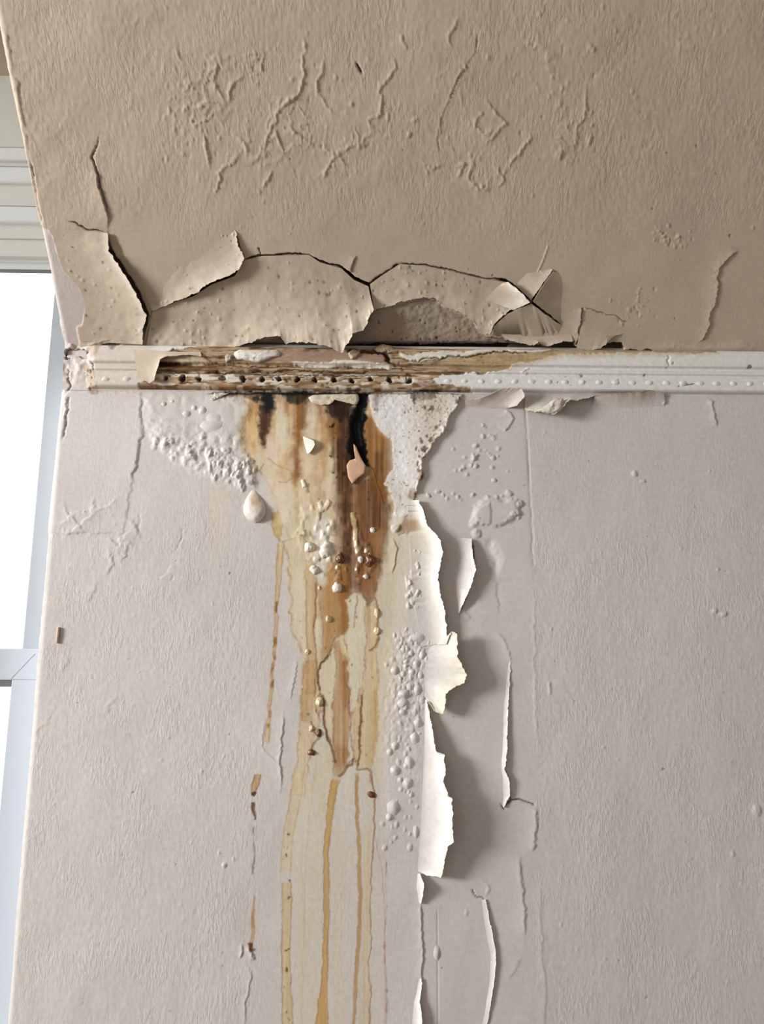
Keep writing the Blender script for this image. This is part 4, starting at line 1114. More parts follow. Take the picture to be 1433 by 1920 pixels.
    # broken left end: plaster merges with the wall
    i = np.nonzero(u < 200)[0]
    e = sstep(186, 158, c.uw[i])
    c.h[i] = c.h[i] * (1 - e) + e * (5 + 5 * fbm(c.u[i] / 18, c.v[i] / 26, 3, 2)) * sstep(740, 700, c.v[i]) 
    c.blend(i, e, lin(206, 194, 186))
    c.stain([(160, 684), (176, 690), (186, 720), (182, 738), (168, 740), (162, 712)], lin(158, 130, 102), 0.85, 3, noise=6, ns=9)
    c.specks([(160, 690), (186, 700), (186, 740), (165, 740)], 10, lin(86, 62, 44), 1, 3, 0.8, 57, 1.0)
    c.stain([(166, 655), (190, 648), (200, 655), (186, 676), (172, 676)], lin(168, 146, 122), 0.8, 3, noise=5)
    c.stain([(200, 648), (228, 645), (220, 662), (212, 656)], lin(92, 76, 66), 0.9, 2)
    i, sd = c.poly([(122, 668), (128, 656), (150, 660), (168, 660), (165, 674), (140, 668), (128, 676)], 6, 1.4)
    m = sstep(1.5, -1.5, sd)
    c.h[i] -= 9 * m
    c.blend(i, m, lin(62, 50, 48))
    c.groove([(168, 676), (180, 684), (184, 700)], 2.5, 1.2, 0.1, lin(120, 98, 80), 0.7)
    c.groove([(128, 690), (131, 705), (130, 722), (122, 742)], 2.5, 1.6, 0.1, lin(140, 116, 100), 0.6)


# rows follow the moulding's profile
xt = spans((XL + 0.004, 0.69, 0.0014), (0.69, 2.4, 0.05))
zlo, zhi = float(on_wall(716, 737)[2]), float(on_wall(716, 640)[2])
zrow = np.concatenate([np.linspace(zlo, float(on_wall(716, 730)[2]), 12)[:-1], np.linspace(float(on_wall(716, 730)[2]), zhi, 78)])
nr, nc = len(zrow), len(xt)
PT0 = np.stack([np.tile(xt, (nr, 1)), np.zeros((nr, nc)), np.tile(zrow[:, None], (1, nc))], -1)
U, V = project(PT0)
ct = Canvas(U, V, C_WOOD)
paint_trim(ct)
PT = PT0 + NW * (ct.h * PX).reshape(nr, nc)[..., None]
pq = np.stack([PT0[..., 0], PT0[..., 2], np.zeros((nr, nc))], -1).reshape(-1, 3)
trim = raw_mesh('trim_1', PT.reshape(-1, 3), grid_quads(nr, nc), MAT_TRIM, None, {'col': ct.col, 'wet': ct.wet, 'tex': ct.tex, 'pq': pq})
tag(trim, 'beaded wooden cornice, bare and rotten in the middle, white paint to one side', kind='structure')


def height_at(canvas, u, v):
    j = np.argmin((canvas.u - u) ** 2 + (canvas.v - v) ** 2)
    return float(canvas.h[j]), canvas.col[j].copy()


# raised beads: a little ball half sunk in its round seat
def dome_mesh(name, centre, ex, ey, en, ru, rv, H, colour, mat, parent, rings=6, seg=18, lump=0.0, seed=0, wet=0.2, flare=0.12, tex=0.2, origin=None):
    vs, cs = [], []
    r_ = np.random.default_rng(seed)
    ph = r_.uniform(0, 50, 2)
    for a in range(rings + 1):
        rr = 1.0 - a / rings
        for b in range(seg):
            th = 2 * math.pi * b / seg
            cx, cy = math.cos(th) * rr, math.sin(th) * rr
            n = lump * float(fbm(np.array([cx * 1.7 + ph[0]]), np.array([cy * 1.7 + ph[1]]), 2, seed)[0])
            k = math.sqrt(max(0, 1 - rr * rr)) * (1 - flare) + flare * (1 - rr * rr) ** 1.6
            vs.append(centre + ex * ru * cx * (1 + n) + ey * rv * cy * (1 + n) + en * (H * k * (1 + 0.7 * n) - 0.0008 * (a == 0)))
    vs = np.array(vs)
    q = [(a * seg + b, a * seg + (b + 1) % seg, (a + 1) * seg + (b + 1) % seg, (a + 1) * seg + b) for a in range(rings) for b in range(seg)]
    n = len(vs)
    cols = np.tile(colour, (n, 1))
    return raw_mesh(name, vs, q, mat, parent, {'col': cols, 'wet': np.full(n, wet), 'tex': np.full(n, tex), 'pq': vs[:, [0, 2, 1]]}, True, origin)


EX, EZ = np.array([1.0, 0, 0]), np.array([0, 0, 1.0])
bead_us = list(np.arange(838, 1700, 31.2)) + [203, 242]
for k, bu in enumerate(bead_us):
    bv = 718.5 + TILT(bu) + (2 if bu < 300 else 0)
    p = on_wall(bu, bv) + NW * (14.6 * PX)
    dome_mesh('bead', p, EX, EZ, NW, 11 * PX, 7.4 * PX, 3.0 * PX, lin(220, 216, 211) if bu > 300 else lin(206, 194, 184), MAT_TRIM, trim, seed=k, lump=0.15, flare=0.9, tex=0.08)


# ------------------------------------------------------------------ blisters and nodules on the wall
for k, (bu, bv, ru, rv, H) in enumerate(BLISTERS):
    h0, c0 = height_at(cw, bu, bv)
    h0 = min(h0, 5.0)
    p = on_wall(bu, bv) + NW * ((h0 - 1.0) * PX)
    dome_mesh('paint_blister', p, EX, EZ, NW, ru * PX, rv * PX, (0.62 * H + 0.6) * PX, c0 * 0.97, MAT_WALL, wall, 9, 26, 0.14, k, 0.5, 0.85, tex=0.12)
for k, (bu, bv, ru, rv, t) in enumerate(NODULES):
    h0, c0 = height_at(cw, bu, bv)
    colr = {'w': lin(226, 216, 200), 'c': lin(212, 190, 152), 'd': lin(104, 64, 30)}[t]
    p = on_wall(bu, bv) + NW * ((min(h0, 6) - 1.0) * PX)
    dome_mesh('paint_nodule', p, EX, EZ, NW, ru * PX, rv * PX, 0.85 * min(ru, rv) * PX, colr, MAT_WALL, wall, 9, 24, 0.3, k + 50, 0.8, 0.35, tex=0.15)


# hanging teardrop of paint
def teardrop():
    seg, rows = 28, 22
    vs = []
    for a in range(rows + 1):
        t = a / rows
        w = 21.5 * (math.sin(math.pi * t ** 1.45)) ** 0.62 if 0 < t < 1 else 0.3
        for b in range(seg):
            th = math.pi * b / (seg - 1)
            ang = math.cos(th)
            dep = math.sin(th) * w * 0.85 * (0.35 + 0.65 * t)
            uu = 477 + 4 * (t - 0.5) + w * ang
            vv = 915 + 66 * t
            n = 0.9 * float(fbm(np.array([uu / 7.0]), np.array([vv / 7.0]), 2, 3)[0])
            vs.append((uu, vv, dep + n * (0.2 + math.sin(th)) - 0.5))
    vs = np.array(vs)
    P = on_wall(vs[:, 0], vs[:, 1], vs[:, 2] * PX)
    cols = np.tile(lin(218, 206, 194), (len(vs), 1))
    core = sstep(13, 5, np.hypot(vs[:, 0] - 478, (vs[:, 1] - 942) * 0.8 + 3))
    cols = cols * (1 - 0.75 * core[:, None]) + lin(196, 164, 124) * 0.75 * core[:, None]
    q = [(a * seg + b, a * seg + b + 1, (a + 1) * seg + b + 1, (a + 1) * seg + b) for a in range(rows) for b in range(seg - 1)]
    n = len(vs)
    o = raw_mesh('paint_drip', P, q, MAT_FLAKE, wall, {'col': cols, 'wet': np.full(n, 0.9), 'tex': np.full(n, 0.6), 'pq': P[:, [0, 2, 1]]})
    tag(o, 'glossy teardrop of swollen paint')
teardrop()


# ------------------------------------------------------------------ curled flakes
def resample(pts, n):
    pts = np.asarray(pts, float)
    seg = np.hypot(*(pts[1:] - pts[:-1]).T)
    cum = np.concatenate([[0], np.cumsum(seg)])
    t = np.linspace(0, cum[-1], n)
    return np.stack([np.interp(t, cum, pts[:, 0]), np.interp(t, cum, pts[:, 1])], -1), t


def flake(name, surf, A, B, lifts, colA, colB, parent=None, base=1.0, prof=2.0, m=18, thick=0.9, jit=1.3, jitA=0.0, back=None, surfA=True, wave=0.6, tex=0.25, seed=0, mat=None, label=None, bow=0.0, cat=None, edge=None, speck=0.06, dots=0, canvas=None, hook=0.0):
    """paint film between its attached line A and its torn free edge B (photo pixels), curling off the surface"""
    if canvas is False:
        canvas = None
    elif canvas is None and parent is not None:
        canvas = cc if parent is ceiling else (cw if parent is wall else None)
        hook = 1.6 if canvas is not None else 0.0
    A, B = np.asarray(A, float), np.asarray(B, float)
    lenB = np.hypot(*(B[1:] - B[:-1]).T).sum()
    n = int(max(24, min(260, lenB / 1.7)))
    a, _ = resample(A, n)
    b, tb = resample(B, n)
    s = np.linspace(0, 1, n)
    r_ = seed * 13.7 + 3
    tang = np.gradient(b, axis=0)
    nrm = np.stack([-tang[:, 1], tang[:, 0]], -1) / np.maximum(np.hypot(*tang.T), 1e-6)[:, None]
    j = jit * (1.2 * vnoise(tb / 9 + r_, tb * 0 + r_, seed) + 0.9 * vnoise(tb / 3.5 + r_, tb * 0 + 2.2, seed + 1) + 0.5 * vnoise(tb / 1.6, tb * 0 + r_, seed + 2))
    if jitA:
        a = a + jitA * np.stack([vnoise(tb / 6 + r_, tb * 0 + 9, seed + 3), vnoise(tb / 6 + r_, tb * 0 + 4, seed + 4)], -1)
    H = np.interp(s, np.linspace(0, 1, len(lifts)), lifts)
    t = np.linspace(0, 1, m)
    kw = max(3, n // 7) | 1
    pad = kw // 2
    bp = np.concatenate([2 * b[:1] - b[1:pad + 1][::-1], b, 2 * b[-1:] - b[-pad - 1:-1][::-1]])
    bs = np.stack([np.convolve(bp[:, q], np.ones(kw) / kw, 'valid') for q in (0, 1)], -1)
    uv = a[:, None] * (1 - t[None, :, None]) + bs[:, None] * t[None, :, None] + (b - bs)[:, None] * (t ** 4)[None, :, None] + (nrm * j[:, None])[:, None] * (t ** 7)[None, :, None]
    L = base + H[:, None] * t[None, :] ** prof + bow * np.sin(math.pi * t)[None, :] * np.ones((n, 1))
    hA = np.interp(np.arange(n), np.arange(n)[::4], np.clip([height_at(canvas, x, y)[0] for x, y in a[::4]], -4, 4)) if canvas is not None else np.zeros(n)
    L = L + (hA - hook)[:, None] * (1 - t)[None, :] ** 2
    L = L + wave * fbm(uv[..., 0] / 22 + r_, uv[..., 1] / 22, 2, seed) * (0.3 + t[None, :]) + 0.07 * wave * fbm(uv[..., 0] / 6, uv[..., 1] / 6 + r_, 2, seed)
    pits = np.zeros(L.shape)
    rd = np.random.default_rng(seed + 500)
    for q in range(dots):
        cu, cv = uv[rd.integers(2, n - 2), rd.integers(2, m - 2)]
        rr = rd.uniform(1.0, 2.6)
        dd = np.exp(-(((uv[..., 0] - cu) / rr) ** 2 + ((uv[..., 1] - cv) / (rr * rd.uniform(0.6, 1.6))) ** 2))
        if rd.random() < 0.5:
            pits = np.maximum(pits, dd)
            L = L - 0.8 * dd
        else:
            L = L + 1.4 * dd
    F = surf(uv[..., 0], uv[..., 1], L * PX)
    du, dt = np.gradient(F, axis=0), np.gradient(F, axis=1)
    nn = np.cross(du, dt)
    nn /= np.maximum(np.linalg.norm(nn, axis=-1, keepdims=True), 1e-12)
    view = CAM - F
    flip = np.sign((nn * view).sum(-1, keepdims=True))
    flip[flip == 0] = 1
    nn = nn * (1.0 if flip.mean() > 0 else -1.0)
    Bk = F - nn * thick * PX
    k = n * m
    verts = np.concatenate([F.reshape(-1, 3), Bk.reshape(-1, 3)])
    g = grid_quads(n, m)
    idx = np.arange(k).reshape(n, m)
    ring = np.concatenate([idx[0, :], idx[1:, -1], idx[-1, -2::-1], idx[-2:0:-1, 0]])
    nx = np.roll(ring, -1)
    rim = np.stack([ring, nx, nx + k, ring + k], -1)
    front_out = flip.mean() > 0
    g1 = g if not front_out else g[:, ::-1]
    quads = np.concatenate([g1[:, ::-1] if front_out else g1, (g1 if front_out else g1[:, ::-1]) + k, rim])
    if canvas is not None and surfA:
        colA = canvas_cols(canvas, A, n)
    ca, cb = np.asarray(colA), np.asarray(colB)
    if ca.ndim == 1:
        ca = np.tile(ca, (n, 1))
    w = sstep(0.25, 1.0, t)[None, :, None]
    cf = ca[:, None] * (1 - w) + cb[None, None] * w
    cf = cf * (1 + 0.05 * fbm(uv[..., 0] / 14, uv[..., 1] / 14, 3, seed + 2))[..., None]
    # specks and pinholes in the film
    sp = sstep(0.62, 0.74, fbm(uv[..., 0] / 4.6 + r_, uv[..., 1] / 5.5, 2, seed + 5))[..., None]
    cf = cf * (1 - speck * sp) * (1 - 0.72 * pits[..., None])
    if edge is not None:
        we = (sstep(0.86, 1.0, t)[None, :, None]) * np.ones((n, 1, 1))
        cf = cf * (1 - we * 0.8) + np.asarray(edge) * we * 0.8
    cbk = np.tile(np.asarray(back if back is not None else cb * 0.9), (k, 1))
    cols = np.concatenate([cf.reshape(-1, 3), cbk])
    pq_ = np.concatenate([F.reshape(-1, 3), Bk.reshape(-1, 3)])[:, [0, 2, 1]]
    nv = len(verts)
    org = None if parent is not None else F.reshape(-1, 3).mean(0)
    o = raw_mesh(name, verts, quads, mat or MAT_FLAKE, parent, {'col': cols, 'wet': np.full(nv, 0.25), 'tex': np.full(nv, tex), 'pq': pq_}, True, org)
    me = o.data
    es = o.modifiers.new('edge', 'EDGE_SPLIT')
    es.split_angle = math.radians(50)
    tag(o, label, cat)
    return o


def canvas_cols(canvas, A, n):
    a, _ = resample(A, n)
    return np.array([height_at(canvas, x, y)[1] for x, y in a])


FL, CF, CFL = lin(205, 188, 167), lin(200, 182, 162), lin(206, 189, 169)
# ceiling
flake('paint_flake', on_ceil, [(92, 428), (100, 445), (109, 480), (118, 506), (149, 541), (161, 573), (156, 606), (152, 640)], C1B, [3, 8, 13, 16, 15, 11, 6], C_CEIL, CF, ceiling, 1.2, 2.4, 50, seed=1, dots=26, canvas=False,
      label='flake curling from the corner by the window', wave=1.0, edge=lin(226, 212, 194))
flake('paint_flake', on_ceil, [(276, 570), (296, 515), (340, 470), (395, 440), (438, 424)], [(288, 583), (332, 564), (362, 553), (396, 529), (440, 513), (450, 503), (459, 484), (446, 463), (443, 437)], [1, 5, 10, 13, 9, 2], C_CEIL, CFL, ceiling, 0.4, 3.0, 50, seed=2, dots=14,
      label='pale lip of paint above the widest crack', wave=0.8)
flake('paint_flake', on_ceil, C3A, [(274, 652), (330, 654), (378, 660), (386, 650), (392, 662), (425, 670), (432, 656), (470, 642), (500, 631), (528, 631), (537, 644), (572, 641), (615, 649), (641, 661), (655, 640), (661, 626), (680, 619), (690, 600), (700, 580)],
      [4, 4, 5, 9, 18, 29, 36, 35, 20], C_CEIL, FL, ceiling, -2.0, 1.9, 70, seed=3, dots=70, label='largest cream paint sheet sagging over the cornice', wave=1.6, tex=0.35, bow=1.0, hook=0.0, canvas=False)
flake('paint_flake', on_ceil, C4A, C4B, [3, 4, 5, 5, 6, 8, 10, 7], C_CEIL, CF, ceiling, -1.5, 1.2, 44, seed=4, dots=45, label='sheet of paint arching over bare plaster', wave=1.4, tex=0.35, canvas=False)
flake('paint_flake', on_ceil, [(905, 560), (925, 545), (942, 531)], [(962, 581), (994, 567), (975, 546), (953, 529)], [3, 12, 14, 4], CF, lin(238, 228, 212), ceiling, 5.5, 1.6, seed=5, label='bright upturned paint tip beside the star-shaped crack', jit=0.6)
flake('paint_flake', on_ceil, [(962, 531), (985, 508), (1034, 503)], [(996, 562), (1012, 541), (1036, 506)], [12, 9, 2], C_CEIL, CF, ceiling, 0.5, 1.5, seed=6, label='triangular paint flap above the star-shaped crack', jit=0.7)
flake('paint_flake', on_ceil, [(1060, 520), (1062, 560), (1054, 606)], [(1037, 508), (1013, 544), (1000, 566), (1020, 581), (1052, 606)], [2, 12, 14, 8, 1], C_CEIL, C_CEIL, ceiling, 0.4, 1.5, seed=7, label='paint flap turned away from the window at the star-shaped crack', jit=0.6)
flake('paint_flake', on_ceil, [(935, 642), (985, 644), (1050, 640), (1056, 612)], [(926, 613), (946, 593), (964, 583), (997, 570), (1018, 586), (1050, 608)], [4, 7, 12, 13, 8, 1], C_CEIL, C_CEIL, ceiling, 0.4, 1.6, seed=8, label='paint flap below the star-shaped crack', jit=0.6)
flake('paint_flake', on_ceil, [(1095, 590), (1140, 600), (1180, 625)], [(1082, 652), (1110, 657), (1124, 653), (1138, 645), (1139, 630)], [8, 7, 4], C_CEIL, CF, ceiling, 0.4, 1.6, seed=9, label='small paint flake drooping over the black gap', jit=1.0)
flake('paint_flake', on_ceil, [(925, 620), (990, 628), (1070, 622)], [(958, 640), (1000, 648), (1012, 642), (1030, 650), (1056, 641), (1075, 641)], [4, 8, 5, 4], C_CEIL, CF, ceiling, 0.5, 1.6, seed=10, label='ragged paint hem above the cornice gap', jit=1.4)

# wall
n1 = 40
A1 = [(764, 938), (768, 1010), (774, 1100), (782, 1160), (792, 1212)]
flake('paint_flake', on_wall, A1, [(785, 938), (797, 965), (800, 985), (808, 990), (826, 1012), (830, 1036), (822, 1080), (824, 1110), (832, 1135), (836, 1165), (838, 1204)], [6, 15, 19, 18, 15, 12], lin(214, 202, 184), lin(230, 223, 212), wall, 2.6, 2.6, 24, seed=11,
      label='tall strip of whitish paint curling off beside the stain', edge=lin(242, 237, 228))
flake('paint_flake', on_wall, [(806, 1210), (798, 1240), (796, 1275), (800, 1312)], [(838, 1208), (847, 1183), (857, 1187), (858, 1230), (866, 1248), (876, 1266), (870, 1282), (850, 1289), (836, 1302), (833, 1340), (818, 1336), (803, 1316)], [16, 26, 30, 28, 20, 8], lin(214, 204, 190), lin(222, 212, 194), wall, 3.0, 1.4, seed=12,
      label='pointed ragged paint flake standing out from the wall', jit=1.1, edge=lin(232, 216, 188))
flake('paint_flake', on_wall, [(797, 1312), (796, 1400), (793, 1480), (789, 1560), (784, 1634)], [(800, 1312), (811, 1372), (818, 1412), (833, 1415), (836, 1450), (831, 1466), (840, 1490), (848, 1497), (850, 1580), (839, 1588), (834, 1615), (827, 1646), (800, 1640)], [3, 12, 20, 28, 36, 38, 34, 24, 8], lin(214, 204, 194), lin(236, 232, 226), wall, 2.5, 1.5, seed=13,
      label='long white paint curl casting a broad shadow', jit=1.0, edge=lin(236, 222, 196))
flake('paint_flake', on_wall, [(783, 1638), (781, 1665), (786, 1694)], [(788, 1638), (796, 1664), (790, 1694)], [4, 14, 3], C_WALL, lin(234, 228, 220), wall, 1.5, 1.4, seed=14, jit=0.8, label='short paint lip under the long white curl')
flake('paint_flake', on_wall, [(786, 1835), (776, 1880), (770, 1945)], [(791, 1835), (790, 1860), (787, 1880), (790, 1900), (792, 1945)], [2, 8, 13], C_WALL, lin(236, 230, 222), wall, 1.5, 1.5, seed=15, jit=0.9, label='lowest paint lip along the torn edge')
flake('paint_flake', on_wall, [(851, 1008), (846, 1060), (842, 1110), (855, 1150)], [(884, 1010), (887, 1040), (893, 1066), (886, 1092), (872, 1125), (860, 1150)], [3, 11, 15, 12, 3], C_WALL, lin(226, 218, 210), wall, 0.8, 2.0, seed=16, jit=0.8, label='bright paint edge along the short black crack', edge=lin(240, 235, 228))
flake('paint_flake', on_wall, [(946, 1238), (941, 1330), (938, 1430), (938, 1490), (940, 1510)], [(958, 1238), (953, 1330), (950, 1420), (945, 1442), (954, 1462), (957, 1490), (945, 1514)], [1, 3, 4, 6, 8, 4], C_WALL, lin(216, 206, 197), wall, 0.5, 2.2, seed=17, jit=0.9, label='narrow lifted paint edge on the smooth strip', edge=lin(232, 226, 218))
flake('paint_flake', on_wall, [(900, 1688), (906, 1740), (916, 1795), (914, 1850), (900, 1930)], [(911, 1686), (918, 1722), (928, 1772), (931, 1802), (926, 1850), (912, 1930)], [2, 4, 5, 3, 1], C_WALL, lin(214, 204, 195), wall, 0.5, 2.2, seed=18, jit=0.9, label='lifted paint edge low on the smooth strip', edge=lin(230, 224, 216))
flake('paint_flake', on_wall, [(874, 762), (915, 764), (950, 766)], [(872, 752), (905, 745), (930, 735), (944, 728), (980, 727), (983, 744), (970, 760)], [4, 14, 22, 24, 20], lin(202, 191, 184), lin(196, 184, 176), wall, 2.0, 1.3, seed=19, jit=0.9, label='flap of wall paint folded down from under the cornice', edge=lin(212, 198, 184))
flake('paint_flake', on_wall, [(986, 738), (1020, 738), (1070, 738), (1118, 740)], [(984, 768), (1010, 772), (1036, 776), (1058, 762), (1062, 752), (1085, 750), (1118, 742)], [6, 18, 26, 26, 16, 4], lin(190, 178, 166), lin(210, 200, 188), wall, 3.0, 1.2, seed=20, jit=1.3, label='torn paint scrap hanging below the cornice', edge=lin(222, 206, 182))
flake('paint_flake', on_wall, [(1110, 764), (1170, 768), (1246, 766)], [(1116, 742), (1160, 737), (1196, 735), (1215, 732), (1246, 731)], [8, 16, 17, 8], C_WALL, lin(196, 182, 170), wall, 1.0, 1.5, seed=21, jit=0.9, label='paint hem lifting over the beaded moulding', edge=lin(176, 146, 116))
flake('paint_flake', on_wall, [(250, 656), (275, 656), (330, 660), (376, 660)], [(258, 707), (270, 712), (280, 719), (288, 714), (296, 690), (300, 674), (312, 668), (352, 664), (378, 668)], [8, 9, 10, 6, 4], lin(206, 188, 168), lin(208, 190, 168), trim, 19.0, 1.2, seed=22, jit=0.9, tex=0.4, label='beige flap of ceiling paint over the cornice')

# loose scraps and lumps that only rest or cling there
flake('paint_chip', on_wall, [(568, 818), (570, 830), (576, 850)], [(578, 822), (588, 826), (590, 834), (583, 848), (577, 851)], [3, 6, 3], lin(232, 226, 214), lin(230, 222, 208), None, 3.0, 1.0, 10, seed=24, jit=0.6,
      label='tiny white paint chip in the yellow part of the stain', cat='paint chip', tex=0.1, wave=0.3)


def lump(name, pts_uv, base, H, colour, label, cat, seed, parent=None, mat=None, crumb=1.0):
    """crumbly plaster lump with an outline in photo pixels, standing proud of the wall plane"""
    pts = np.asarray(pts_uv, float)
    c0 = pts.mean(0)
    n = 46
    ringp, _ = resample(np.vstack([pts, pts[:1]]), n + 1)
    ringp = ringp[:-1]
    rings = 9
    V_, C_ = [], []
    for a in range(rings + 1):
        k = a / rings
        w = 1 - k
        uv = c0 + (ringp - c0) * w
        uv = uv + 0.8 * crumb * np.stack([vnoise(uv[:, 0] / 4, uv[:, 1] / 4, seed), vnoise(uv[:, 0] / 4, uv[:, 1] / 4, seed + 1)], -1) * w
        h = base + H * (1 - w ** 4) ** 0.6 + 1.6 * crumb * fbm(uv[:, 0] / 5, uv[:, 1] / 5, 3, seed) * (a > 0)
        V_.append(on_wall(uv[:, 0], uv[:, 1], h * PX))
        sp = sstep(0.2, 0.5, fbm(uv[:, 0] / 6, uv[:, 1] / 6, 2, seed + 2))[:, None]
        C_.append(colour * (1 - 0.25 * crumb * sp))
    V_.append(on_wall(ringp[:, 0], ringp[:, 1], np.full(n, (base - 3) * PX)))
    C_.append(np.tile(colour, (n, 1)))
    order = [rings + 1] + list(range(rings + 1))
    V_ = np.concatenate([V_[k] for k in order]); C_ = np.concatenate([C_[k] for k in order])
    q = [(a * n + b, a * n + (b + 1) % n, (a + 1) * n + (b + 1) % n, (a + 1) * n + b) for a in range(rings + 1) for b in range(n)]
    org = None if parent is not None else V_.mean(0)
    nv = len(V_)
    o = raw_mesh(name, V_, q, mat or MAT_PLASTER, parent, {'col': C_, 'wet': np.zeros(nv), 'tex': np.full(nv, 0.5), 'pq': V_[:, [0, 2, 1]]}, True, org)
    return tag(o, label, cat)


lump('plaster_lump', [(437, 660), (446, 655), (480, 655), (520, 655), (529, 660), (526, 668), (512, 670), (498, 677), (485, 681), (465, 677), (445, 674), (438, 668)], 15, 9, lin(222, 214, 202), 'long crumbly white plaster lump lodged on the cornice', 'plaster lump', 1)
lump('plaster_lump', [(652, 662), (662, 655), (674, 657), (676, 663), (666, 672), (658, 674)], 16, 7, lin(196, 176, 152), 'small grey-brown plaster lump lodged on the cornice', 'plaster lump', 2)
lump('plaster_lump', [(1008, 770), (1024, 760), (1040, 748), (1056, 747), (1059, 758), (1052, 770), (1038, 777), (1020, 774)], 24, 8, lin(216, 206, 192), 'rough plaster crumb on the scrap hanging below the cornice', 'plaster lump', 3)
lump('plaster_patch', [(578, 746), (586, 741), (604, 740), (640, 739), (672, 739), (673, 752), (668, 760), (655, 756), (642, 747), (628, 748), (622, 758), (602, 760), (584, 755)], 1, 2.6, lin(216, 200, 176), 'cream broken plaster under the cornice', None, 4, parent=wall)
lump('plaster_patch', [(420, 668), (428, 662), (436, 664), (434, 676), (424, 680)], 15, 6, lin(186, 172, 156), 'grey broken plaster', None, 5, parent=trim)
lump('plaster_patch', [(700, 652), (716, 645), (735, 648), (742, 656), (726, 662), (706, 660)], 12, 6, lin(182, 156, 130), None, None, 6, parent=trim)
lump('plaster_patch', [(400, 742), (402, 736), (430, 737), (398, 752), (394, 748)], 1, 4, lin(216, 206, 192), None, None, 7, parent=wall)

lump('paint_chip', [(663, 832), (668, 837), (672, 847), (678, 860), (686, 873), (684, 888), (672, 896), (661, 908), (653, 895), (650, 872), (656, 863), (667, 860), (664, 846)], 4.5, 1.2, lin(208, 168, 138), 'small pinkish beige paint chip clinging to the black stain', 'paint chip', 8, mat=MAT_FLAKE, crumb=0.15)

# a stub of nail driven into the wall near the window
def nail():
    a, b = on_wall(110, 1176, 2.5 * PX), on_wall(107, 1206, 2.2 * PX)
    d = (b - a); Ln = np.linalg.norm(d); d /= Ln
    s1 = np.cross(d, NW); s1 /= np.linalg.norm(s1)
    s2 = np.cross(d, s1)
    vs, seg = [], 10
    prof = [(0, 0.2), (0.0, 2.4), (0.06, 2.9), (0.5, 2.8), (0.9, 2.5), (1.0, 1.8), (1.0, 0.1)]
    for t, r in prof:
        for k in range(seg):
            th = 2 * math.pi * k / seg
            vs.append(a + d * Ln * t + (s1 * math.cos(th) + s2 * math.sin(th)) * r * PX)
    vs = np.array(vs)
    q = [(i * seg + k, i * seg + (k + 1) % seg, (i + 1) * seg + (k + 1) % seg, (i + 1) * seg + k) for i in range(len(prof) - 1) for k in range(seg)]
    n = len(vs)
    o = raw_mesh('wall_plug', vs, q, MAT_FLAKE, wall, {'col': np.tile(lin(196, 174, 158), (n, 1)), 'wet': np.zeros(n), 'tex': np.full(n, 0.2), 'pq': vs[:, [0, 2, 1]]})
    tag(o, 'short painted-over peg')
nail()


# ------------------------------------------------------------------ the dormer and its window
def zrow_at(v, y, u=40):
    return float(on_plane(u, v, np.array([0, y, 0]), NW)[2])


def xcol_at(u, v, y):
    return float(on_plane(u, v, np.array([0, y, 0]), NW)[0])


XWL = XL - 0.46                                     # far side of the dormer
Y0 = DWIN
XR = XL + 0.16                                      # window runs on behind the wall's corner
win = bpy.data.objects.new('window_1', None)
col_root.objects.link(win)
win.location = (XL - 0.5, Y0, FLOOR_Z + 0.5)
tag(win, 'white sash window in the dormer with moulded head casing', kind='structure')


def wpart(name, lo, hi, mat=MAT_WINDOW, bevel=0.002, parent=None):
    o = box(name, lo, hi, mat, None, bevel)
    p = parent or win
    o.parent = p
    o.matrix_parent_inverse = Matrix.Translation(-win.location)
    return o


yf = Y0 - 0.02
# head casing, from the top member down
HEAD = [('head_board', 142, 276, -0.016, MAT_CASING), ('head_moulding', 276, 300, -0.028, MAT_HEAD), ('head_fillet', 300, 312, -0.020, MAT_CASING), ('head_moulding', 312, 342, -0.026, MAT_HEAD),
        ('head_board', 342, 386, -0.018, MAT_CASING), ('head_moulding', 386, 416, -0.023, MAT_HEAD), ('head_board', 416, 447, -0.014, MAT_CASING), ('head_board', 449, 481, -0.010, MAT_CASING)]
for nm, v0, v1, dy, mt in HEAD:
    y = Y0 + dy
    wpart(nm, (XWL, y, zrow_at(v1, y)), (XR + 0.02, Y0 + 0.03, zrow_at(v0, y)), mt, 0.004 if 'moulding' in nm else 0.0015)
# upper sash
yu = Y0 + 0.005
zu1, zu0 = zrow_at(482, yu), zrow_at(1216, yu)
xg = xcol_at(72, 880, yu)
zg1 = zrow_at(505, yu)
up = wpart('upper_sash_rail', (XWL + 0.1, yu, zg1), (XR, yu + 0.012, zu1), MAT_HEAD)
wpart('sash_bead', (XWL + 0.1, yu - 0.004, zrow_at(493, yu)), (XR, yu, zrow_at(488, yu)), MAT_HEAD, 0.001)
wpart('upper_sash_stile', (xg, yu, zu0 - 0.02), (XR, yu + 0.035, zg1))
wpart('glazing_gasket', (XWL + 0.1, yu + 0.001, zg1 - 0.002), (xg, yu + 0.012, zg1), MAT_GASKET, 0)
wpart('upper_glass', (XWL + 0.1, yu + 0.018, zu0 - 0.02), (xg + 0.005, yu + 0.022, zg1 + 0.005), MAT_GLASS, 0)
